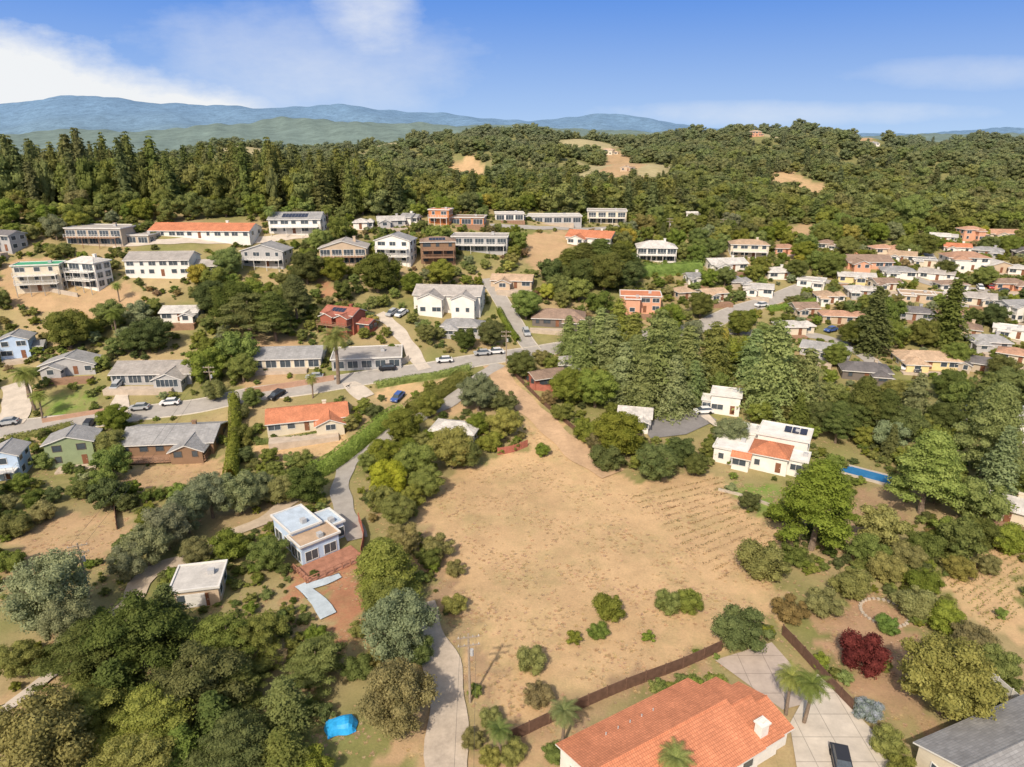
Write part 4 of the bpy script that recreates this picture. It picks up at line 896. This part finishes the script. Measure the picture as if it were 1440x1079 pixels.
RW=plain('retaining_concrete',(.43,.37,.30),.9,.15,.6); TW=plain('terracotta_wall',(.42,.26,.18),.9,.15,.6)
rwall([(345,555),(410,545),(470,535)],1.4,TW,'brownish retaining wall beside the main road above the terracotta house')
rwall([(60,595),(100,588),(150,580)],1,TW,'low brownish wall above the left road')
rwall([(520,520),(560,515),(575,508)],1.6,RW,'grey retaining wall in front of the pergola house')
rwall([(1010,690),(1050,700),(1090,715)],.5,RW,'low wall edging the lawn below the white villa')
rwall([(40,400),(70,410),(110,418)],1.2,RW,'pale terrace wall below the cream green-topped house')
PW=plain('pole_wood',(.30,.24,.18),.9,.2,2)
def upole(px,py,h,label,ang=0):
    x,y,z,t=P(px,py); e=empty('utility_pole',(x,y,z),ang); m=MB(); m.cyl((0,0,-.5),(0,0,h),.17,.11,10); m.build('pole',PW,e)
    for k in(.4,1.5):
        c=MB(); c.box(-1.3,1.3,-.18,-.06,h-k-.06,h-k+.08); ca_=c.build('crossarm',PW,e)
        for s in(-1.15,-.5,.5,1.15):
            i=MB(); i.cyl((s,-.12,h-k+.08),(s,-.12,h-k+.28),.05,.03,6); i.build('insulator',plain('insulator',(.5,.5,.48),.3),ca_)
    tr=MB(); tr.cyl((.35,0,h-3),(.35,0,h-2.2),.22,.22,10); tr.build('transformer',METG,e)
    tag(e,label,'utility pole'); return (x,y,z+h-.2)
u1=upole(661,988,9.8,'wooden utility pole at the left edge of the dry field',.2)
u2=upole(127,840,9,'wooden utility pole behind the grey-green trees at left',.4)
u3=upole(300,560,8,'wooden utility pole beside the left road')
u4=upole(712,512,9,'wooden utility pole at the road junction')
u5=upole(1180,300,8,'thin utility pole above the right streets'); u6=upole(940,335,8,'thin utility pole behind the white balcony house'); u7=upole(1015,335,8,'thin utility pole above the low white gable house')
def wire(a,b_,label,sag=1.2):
    m=MB(); n=14
    for s in(-1.1,1.1):
        pp=[(a[0]+(b_[0]-a[0])*i/n+s*.8,a[1]+(b_[1]-a[1])*i/n,a[2]+(b_[2]-a[2])*i/n-sag*4*(i/n)*(1-i/n)) for i in range(n+1)]
        for i in range(n): m.cyl(pp[i],pp[i+1],.018,.018,4,cap=False)
    tag(m.build('overhead_wire',plain('wire_black',(.05,.05,.05),.6)),label,'power line')
wire(u2,u3,'thin overhead wires from the left pole up to the left road'); wire(u1,(u1[0]+3,-20,u1[2]),'thin overhead wires leaving the field pole toward the bottom edge')
x,y,z,t=P(1243,862); g=MB()
for i in range(28):
    a=6.283*i/28; g.box(x+3*math.cos(a)-.2,x+3*math.cos(a)+.2,y+3*math.sin(a)-.2,y+3*math.sin(a)+.2,z-.1,z+.22)
tag(g.build('stone_ring',RW),'ring of pale stones on the brown garden ground','stone ring')
def vines(a0,a1,b0,b1,n,label,grp,col='row',dens=17,hh=.2):
    A0=np.array(P(*a0)[:2]);A1=np.array(P(*a1)[:2]);B0=np.array(P(*b0)[:2]);B1=np.array(P(*b1)[:2])
    for i in range(n):
        k=i/(n-1); s=A0*(1-k)+A1*k; t_=B0*(1-k)+B1*k; L=np.linalg.norm(t_-s); m=int(L*dens); u=rng.uniform(0,1,m); u=u[np.sin(u*L*1.1+i)*.35+rng.uniform(0,1,m)>.3]; m=len(u)
        p=s+(t_-s)*u[:,None]+rng.normal(size=(m,2))*.18; pos=np.column_stack([p,H(p[:,0],p[:,1])+rng.uniform(.02,hh,m)]); nor=sphere_dirs(m); v,q=leaf_quads(pos,nor,.22)
        tag(link('vine_row',npmesh('vine_row',v,q,[LM(col)])),label,'vine row',grp)
vines((890,700),(1010,815),(1012,672),(1090,770),14,'thin dry vine row on the right side of the big dry field','vine rows in the big field')
vines((1330,818),(1395,890),(1440,748),(1500,800),9,'low vine row in the dry plot at the right edge','vine rows at the right edge','olive',16,.35)
tick('misc')
# ------------------------------------------------ scatter
RPA=np.concatenate(RP)
HBA=np.array([(h[0],h[1],h[2]) for h in HB])
def clear(x,y,r,roadpad=.3):
    d=np.hypot(RPA[:,0]-x,RPA[:,1]-y)
    if (d<RPA[:,2]+r*.8+roadpad).any(): return False
    d=np.hypot(HBA[:,0]-x,HBA[:,1]-y)
    if (d<HBA[:,2]*.82+r*.5).any(): return False
    O=OA[:on[0]]; d=np.hypot(O[:,0]-x,O[:,1]-y)
    return not (d<(O[:,2]+r)*.64).any()
def hides(px,x,y,h,r):
    for hx,hy,rad,w,t,hh,hpx in HB:
        if 0<hy-y<rad+h*2.6 and abs(px-hpx)<(w*.42+r*.8)*F/t: 
            if h>1.7+(.4 if hy>215 else 0)+.27*(hy-y-rad): return True
    return False
cand=[]; yy=92.
while yy<326:
    st=4.8; xx=-.84*yy-10
    while xx<.84*yy+10:
        cand.append((xx+random.uniform(-2.6,2.6),yy+random.uniform(-2.6,2.6))); xx+=st
    yy+=st
random.shuffle(cand)
nb=0;ns=0; stuff_shrub=[];stuff_tree=[]
for x,y in cand:
    z=float(H(x,y)); px,py,dep=proj(x,y,z)
    if not(-40<px<1480) : continue
    if bare(x,y): continue
    if y>262 and px<560: continue
    if y>300 and px<1000: continue
    rr=random.random()
    if rr<.70: kind,w='tree',random.uniform(4.5,9.5); h=w*random.uniform(.75,1.0)
    elif rr<.73: kind,w='redwood',random.uniform(4.5,6.5); h=w*random.uniform(1.3,1.7)
    else: kind,w='shrub',random.uniform(2.2,4.2); h=w*random.uniform(.55,.8)
    if kind!='shrub' and (hides(px,x,y,h,w/2) or not clear(x,y,w/2)):
        kind,w='tree',random.uniform(3.4,4.6); h=w*.8
        if hides(px,x,y,h,w/2) or not clear(x,y,w/2): kind,w='shrub',random.uniform(1.8,3.0); h=w*.6
    if not clear(x,y,w/2) or hides(px,x,y,h,w/2): continue
    OCC.append((x,y,w/2))
    if kind=='tree' and (nb>=285 or (y>235 and random.random()<.5)): stuff_tree.append((x,y,w,h)); continue
    if kind=='shrub' and ns>=250: stuff_shrub.append((x,y,w,h)); continue
    col=random.choice(['green','green','olive','dark','yellow' if y>175 else 'green','grey','green','olive']) if kind=='tree' else ('dark' if kind=='redwood' else random.choice(['green','olive','green','olive','brown','grey']))
    plant(kind,col,x,y,w,h)
    if kind=='tree': nb+=1
    if kind=='shrub': ns+=1
tick('scatter')
HPX=[-100,0,150,250,400,520,600,780,950,1100,1300,1500]; HM=[23,25,29,23,25,20,14,15,15,12,10,10]
fp=[];ft=[]; HF=HBA[:nhb]; FARH=[h for h in HB if h[1]>340]
yy=262.
while yy<1330:
    st=5.6 if yy<330 else (6.6 if yy<460 else 6.6+(yy-460)*.006)
    xx=-.82*yy
    while xx<.82*yy:
        x=xx+random.uniform(-.48,.48)*st; y=yy+random.uniform(-.48,.48)*st; xx+=st
        z=float(H(x,y)); px,py,dep=proj(x,y,z)
        if not(-60<px<1500): continue
        if px>560 and y<300+(20 if px>1000 else 0): continue
        if px<560 and y>430 and y<700 and random.random()<.6: continue
        if y>400 and clearing(x,y)>.95+random.uniform(-.1,.5): continue
        if y>400 and random.random()<.22+.18*math.sin(x/27+y/33): continue
        if bare(x,y): continue
        d=np.hypot(HF[:,0]-x,HF[:,1]-y)
        if (d<HF[:,2]+3).any(): continue
        if any(0<h_[1]-y<45 and abs(px-h_[6])<h_[3]*.6*F/h_[4] for h_ in FARH): continue
        if y<345 and not clear(x,y,2.5): continue
        hm=np.interp(px,HPX,HM)
        pc=.58 if (px<560 and y<420) else (.3 if y<400 else (.12 if y<520 else .05))
        con=random.random()<pc; far=1+max(0,y-460)*.0003
        if con: w=random.uniform(7,11)*far; h=hm*random.uniform(.55,1.08) if y<480 else random.uniform(9,15); fp.append((x,y,w,h))
        else:
            w=(random.uniform(4.5,9) if random.random()<.62 else random.uniform(9,16))*far; h=w*random.uniform(.5,.85) if (y>330 or px>560) else random.uniform(9,18); ft.append((x,y,w,h))
    yy+=st*.92
fp.sort(key=lambda a:a[1]); ft.sort(key=lambda a:a[1])
src={}; NP_,NT_=240,140
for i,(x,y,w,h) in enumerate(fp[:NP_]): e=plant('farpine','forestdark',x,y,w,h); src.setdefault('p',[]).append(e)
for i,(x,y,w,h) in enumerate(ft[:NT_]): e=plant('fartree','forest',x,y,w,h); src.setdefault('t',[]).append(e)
tick('forest')
def stuff(name,pts,kind,meshobj,label):
    W0,H0=KIND[kind][:2] if kind in KIND else (1,1)
    pts=np.array(pts); z=H(pts[:,0],pts[:,1]); me=bpy.data.meshes.new(name); me.vertices.add(len(pts)); me.vertices.foreach_set('co',np.column_stack([pts[:,:2],z]).astype(np.float32).ravel())
    a=me.attributes.new('sc','FLOAT_VECTOR','POINT'); a.data.foreach_set('vector',np.column_stack([pts[:,2]/W0,pts[:,2]/W0,pts[:,3]/H0]).astype(np.float32).ravel())
    o=link(name,me); tag(o,label,None,None,'stuff')
    ng=bpy.data.node_groups.new(name,'GeometryNodeTree'); ng.interface.new_socket(name='Geometry',in_out='INPUT',socket_type='NodeSocketGeometry'); ng.interface.new_socket(name='Geometry',in_out='OUTPUT',socket_type='NodeSocketGeometry')
    gi=ng.nodes.new('NodeGroupInput');go=ng.nodes.new('NodeGroupOutput'); oi=ng.nodes.new('GeometryNodeObjectInfo'); oi.transform_space='ORIGINAL'; oi.inputs['Object'].default_value=meshobj
    oi.inputs['As Instance'].default_value=True
    ip=ng.nodes.new('GeometryNodeInstanceOnPoints'); na=ng.nodes.new('GeometryNodeInputNamedAttribute'); na.data_type='FLOAT_VECTOR'; na.inputs['Name'].default_value='sc'
    rv=ng.nodes.new('FunctionNodeRandomValue'); rv.data_type='FLOAT_VECTOR'; rv.inputs[0].default_value=(0,0,0); rv.inputs[1].default_value=(0,0,6.283)
    L=ng.links.new; L(gi.outputs[0],ip.inputs['Points']); L(oi.outputs['Geometry'],ip.inputs['Instance']); L(na.outputs['Attribute'],ip.inputs['Scale']); L(rv.outputs[0],ip.inputs['Rotation']); L(ip.outputs[0],go.inputs[0])
    md=o.modifiers.new('scatter','NODES'); md.node_group=ng; return o
def crown_of(objs,mesh):
    for e in objs:
        for c in e.children:
            if c.name.startswith('crown') and c.data==mesh: return c
bpy.context.view_layer.update()
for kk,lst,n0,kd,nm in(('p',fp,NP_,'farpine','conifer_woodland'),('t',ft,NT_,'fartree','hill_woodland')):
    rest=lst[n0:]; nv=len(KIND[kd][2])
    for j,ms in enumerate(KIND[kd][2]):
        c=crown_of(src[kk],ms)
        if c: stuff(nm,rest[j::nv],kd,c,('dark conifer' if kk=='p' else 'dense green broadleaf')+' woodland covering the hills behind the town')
allp=[p[0] for p in PLANTS]
shs=[p for p in allp if p.name.startswith('shrub')]; trs=[p for p in allp if p.name.startswith('garden_tree')]
def crowns(objs,kind): return [c for c in (crown_of(objs,ms) for ms in KIND[kind][2]) if c]
cs=crowns(trs,'tree')
for j,c in enumerate(cs):
    if stuff_tree[j::len(cs)]: stuff('garden_trees',stuff_tree[j::len(cs)],'tree',c,'mass of leafy garden trees between the farther houses')
under=list(stuff_shrub)
for _ in range(12000):
    y=random.uniform(60,325); x=random.uniform(-.84*y-6,.84*y+6)
    if bare(x,y): continue
    w=random.uniform(.7,2.6)
    d=np.hypot(RPA[:,0]-x,RPA[:,1]-y)
    if (d<RPA[:,2]+w*.5+.2).any(): continue
    d=np.hypot(HBA[:,0]-x,HBA[:,1]-y)
    if (d<HBA[:,2]*.75+.2).any(): continue
    if math.sin(x*.23+2*math.sin(y*.11))+math.sin(y*.19+x*.05)<-.5: continue
    under.append((x,y,w,w*random.uniform(.4,.75)))
cs=crowns(shs,'shrub')
for j,c in enumerate(cs): stuff('undergrowth',under[j::len(cs)],'shrub',c,'low scrub and undergrowth between the gardens')
tm=MB()
for i in range(16):
    a=random.uniform(0,6.28); r0=random.uniform(0,.16); b0=Vector((r0*math.cos(a),r0*math.sin(a),0)); tp=b0+Vector((math.cos(a)*random.uniform(.1,.35),math.sin(a)*random.uniform(.1,.35),random.uniform(.06,.16))); sd=Vector((-math.sin(a),math.cos(a),0))*.05
    tm.add([b0-sd,b0+sd,tp],[(0,1,2)])
tme=tm.mesh('grass_tuft',LM('straw'))
x0,y0,z0,_=P(880,760)
tuft=link('grass_tuft',tme,None,(x0,y0,z0)); tag(tuft,'small tuft of dry grass in the field',None,None,'stuff')
tp=[]
while len(tp)<9000:
    y=random.uniform(55,150); x=random.uniform(-.84*y,.84*y)
    if not bare(x,y) and random.random()<.5: continue
    if math.sin(x*.5+2*math.sin(y*.3))+math.sin(y*.43+x*.2)+random.uniform(-1.6,1.6)<0: continue
    if (np.hypot(RPA[:,0]-x,RPA[:,1]-y)<RPA[:,2]).any(): continue
    s=random.uniform(.5,1.1); tp.append((x,y,s,s*random.uniform(.4,.8)))
stuff('dry_grass',tp,'none',tuft,'dry straw grass growing over the field and slopes')
tick('stuff')
# ------------------------------------------------ labels for plants
def rel(px,py,lm):
    dx=px-lm[1];dy=py-lm[2]
    if abs(dx)>abs(dy)*1.2: return 'left of' if dx<0 else 'right of'
    return 'behind' if dy<0 else 'in front of'
LMK=LAND+[('blue tarpaulin',480,1022),('field utility pole',655,945),('middle of the dry field',820,800),('blue swimming pool',1220,665),('stone ring in brown garden',1243,862),('left utility pole',127,800),('dark asphalt car park',950,597),('curve of the dirt road',270,785),('right edge vine plot',1400,820),('road junction',715,503)]
from collections import defaultdict
LB=defaultdict(list)
for e,px,py,desc,cat,x,y in PLANTS:
    if y>320 or (y>262 and px<560):
        zone='on the left ridge behind the houses' if px<560 else ('on the hillside behind the centre' if px<1000 else 'on the wooded hillside at the right')
        e['label']=desc+' '+zone; e['group']='forest trees '+zone; continue
    lm=min(LMK,key=lambda l:(l[1]-px)**2+((l[2]-py)*1.3)**2)
    LB[(desc,rel(px,py,lm),lm[0])].append((px,e,cat))
ordn=['leftmost','second from left','third from left','fourth from left','fifth from left','sixth from left']
for (d_,r_,l_),es in LB.items():
    es.sort(key=lambda q:q[0]); base=f'{d_} {r_} the {l_}'
    for i,(q,e,cat) in enumerate(es):
        if len(es)==1: lb=base
        elif len(es)<=6: lb=base+', '+(ordn[i] if i<len(es)-1 else 'rightmost')
        else: lb=base; e['group']=cat+'s '+r_+' the '+l_
        e['label']=' '.join(lb.split()[:16])
# ------------------------------------------------ light & sky
SEL=R(43)
sd=Vector((-.36*math.cos(SEL),-.933*math.cos(SEL),math.sin(SEL))).normalized()
sl=bpy.data.lights.new('sun','SUN'); sl.energy=4.5; sl.angle=R(1.5); sl.color=(1,.90,.76); so=bpy.data.objects.new('sun',sl); COL.objects.link(so)
so.rotation_euler=(-sd).to_track_quat('-Z','Y').to_euler(); so.location=(0,0,300)
w=bpy.data.worlds.new('World'); S.world=w; w.use_nodes=True; nt=w.node_tree; nt.nodes.clear()
out=N(nt,'ShaderNodeOutputWorld'); bg=N(nt,'ShaderNodeBackground'); nt.links.new(bg.outputs[0],out.inputs[0]); bg.inputs[1].default_value=.15
sk=N(nt,'ShaderNodeTexSky',sky_type='NISHITA'); sk.sun_disc=False; sk.sun_elevation=SEL; sk.sun_rotation=math.atan2(sd.x,sd.y); sk.dust_density=2.0; sk.ozone_density=1.5; sk.air_density=1.0
tc=N(nt,'ShaderNodeTexCoord').outputs['Generated']; sx=N(nt,'ShaderNodeSeparateXYZ'); nt.links.new(tc,sx.inputs[0])
yp=math_(nt,'MAXIMUM',sx.outputs[1],.05); u=math_(nt,'DIVIDE',sx.outputs[0],yp); v=math_(nt,'DIVIDE',sx.outputs[2],yp)
cv=N(nt,'ShaderNodeCombineXYZ'); nt.links.new(u,cv.inputs[0]); nt.links.new(math_(nt,'MULTIPLY',v,2.2),cv.inputs[1])
n1=noise(nt,cv.outputs[0],5,7,.55); n2=noise(nt,cv.outputs[0],16,7,.65)
nn_=math_(nt,'SUBTRACT',math_(nt,'ADD',math_(nt,'MULTIPLY',n1,.6),math_(nt,'MULTIPLY',n2,.4)),.5)
top=math_(nt,'SUBTRACT',math_(nt,'SUBTRACT',.142,math_(nt,'MULTIPLY',math_(nt,'ADD',u,.68),.24)),v)
m1=mrange(nt,math_(nt,'ADD',top,math_(nt,'MULTIPLY',nn_,.13)),-.012,.035,0,1)
def gauss(cu,cv_,ru,rv_,amp,nk=3.4):
    a=math_(nt,'DIVIDE',math_(nt,'SUBTRACT',u,cu),ru); b=math_(nt,'DIVIDE',math_(nt,'SUBTRACT',v,cv_),rv_)
    r=math_(nt,'ADD',math_(nt,'MULTIPLY',a,a),math_(nt,'MULTIPLY',b,b)); r=math_(nt,'ADD',r,math_(nt,'MULTIPLY',nn_,-nk))
    return math_(nt,'MULTIPLY',mrange(nt,r,-.2,1.3,1,0),amp)
side=mrange(nt,u,-.38,-.28,1,0)
mk_=math_(nt,'MULTIPLY',m1,side)
for g_ in[(-.19,.15,.075,.06,.75),(-.27,.10,.22,.07,.42),(.37,.035,.25,.016,.4),(.62,.085,.16,.02,.3)]: mk_=math_(nt,'MAXIMUM',mk_,gauss(*g_))
Sb=1/.15
hor=mrange(nt,sx.outputs[2],-.02,.17,1,0); hor=math_(nt,'POWER',hor,1.15)
blue=mixc(nt,hor,tuple(c*Sb for c in(.135,.315,.79)),tuple(c*Sb for c in(.52,.70,.93)))
zen=mrange(nt,sx.outputs[2],.2,.5,1.0,.0)
skb=mixc(nt,1.0,sk.outputs[0],(1.65,1.42,1.15),'MULTIPLY')
c=mixc(nt,zen,skb,blue)
c=mixc(nt,mk_,c,tuple(c_*Sb for c_ in(.88,.9,.92))); nt.links.new(c,bg.inputs[0])
S.view_settings.view_transform='Standard'; S.view_settings.look='None'; S.view_settings.exposure=0
print('objs',len(bpy.data.objects),'fp',len(fp),'ft',len(ft),'under',len(under),'nb',nb,ns,len(stuff_tree),len(stuff_shrub))
tick('end')
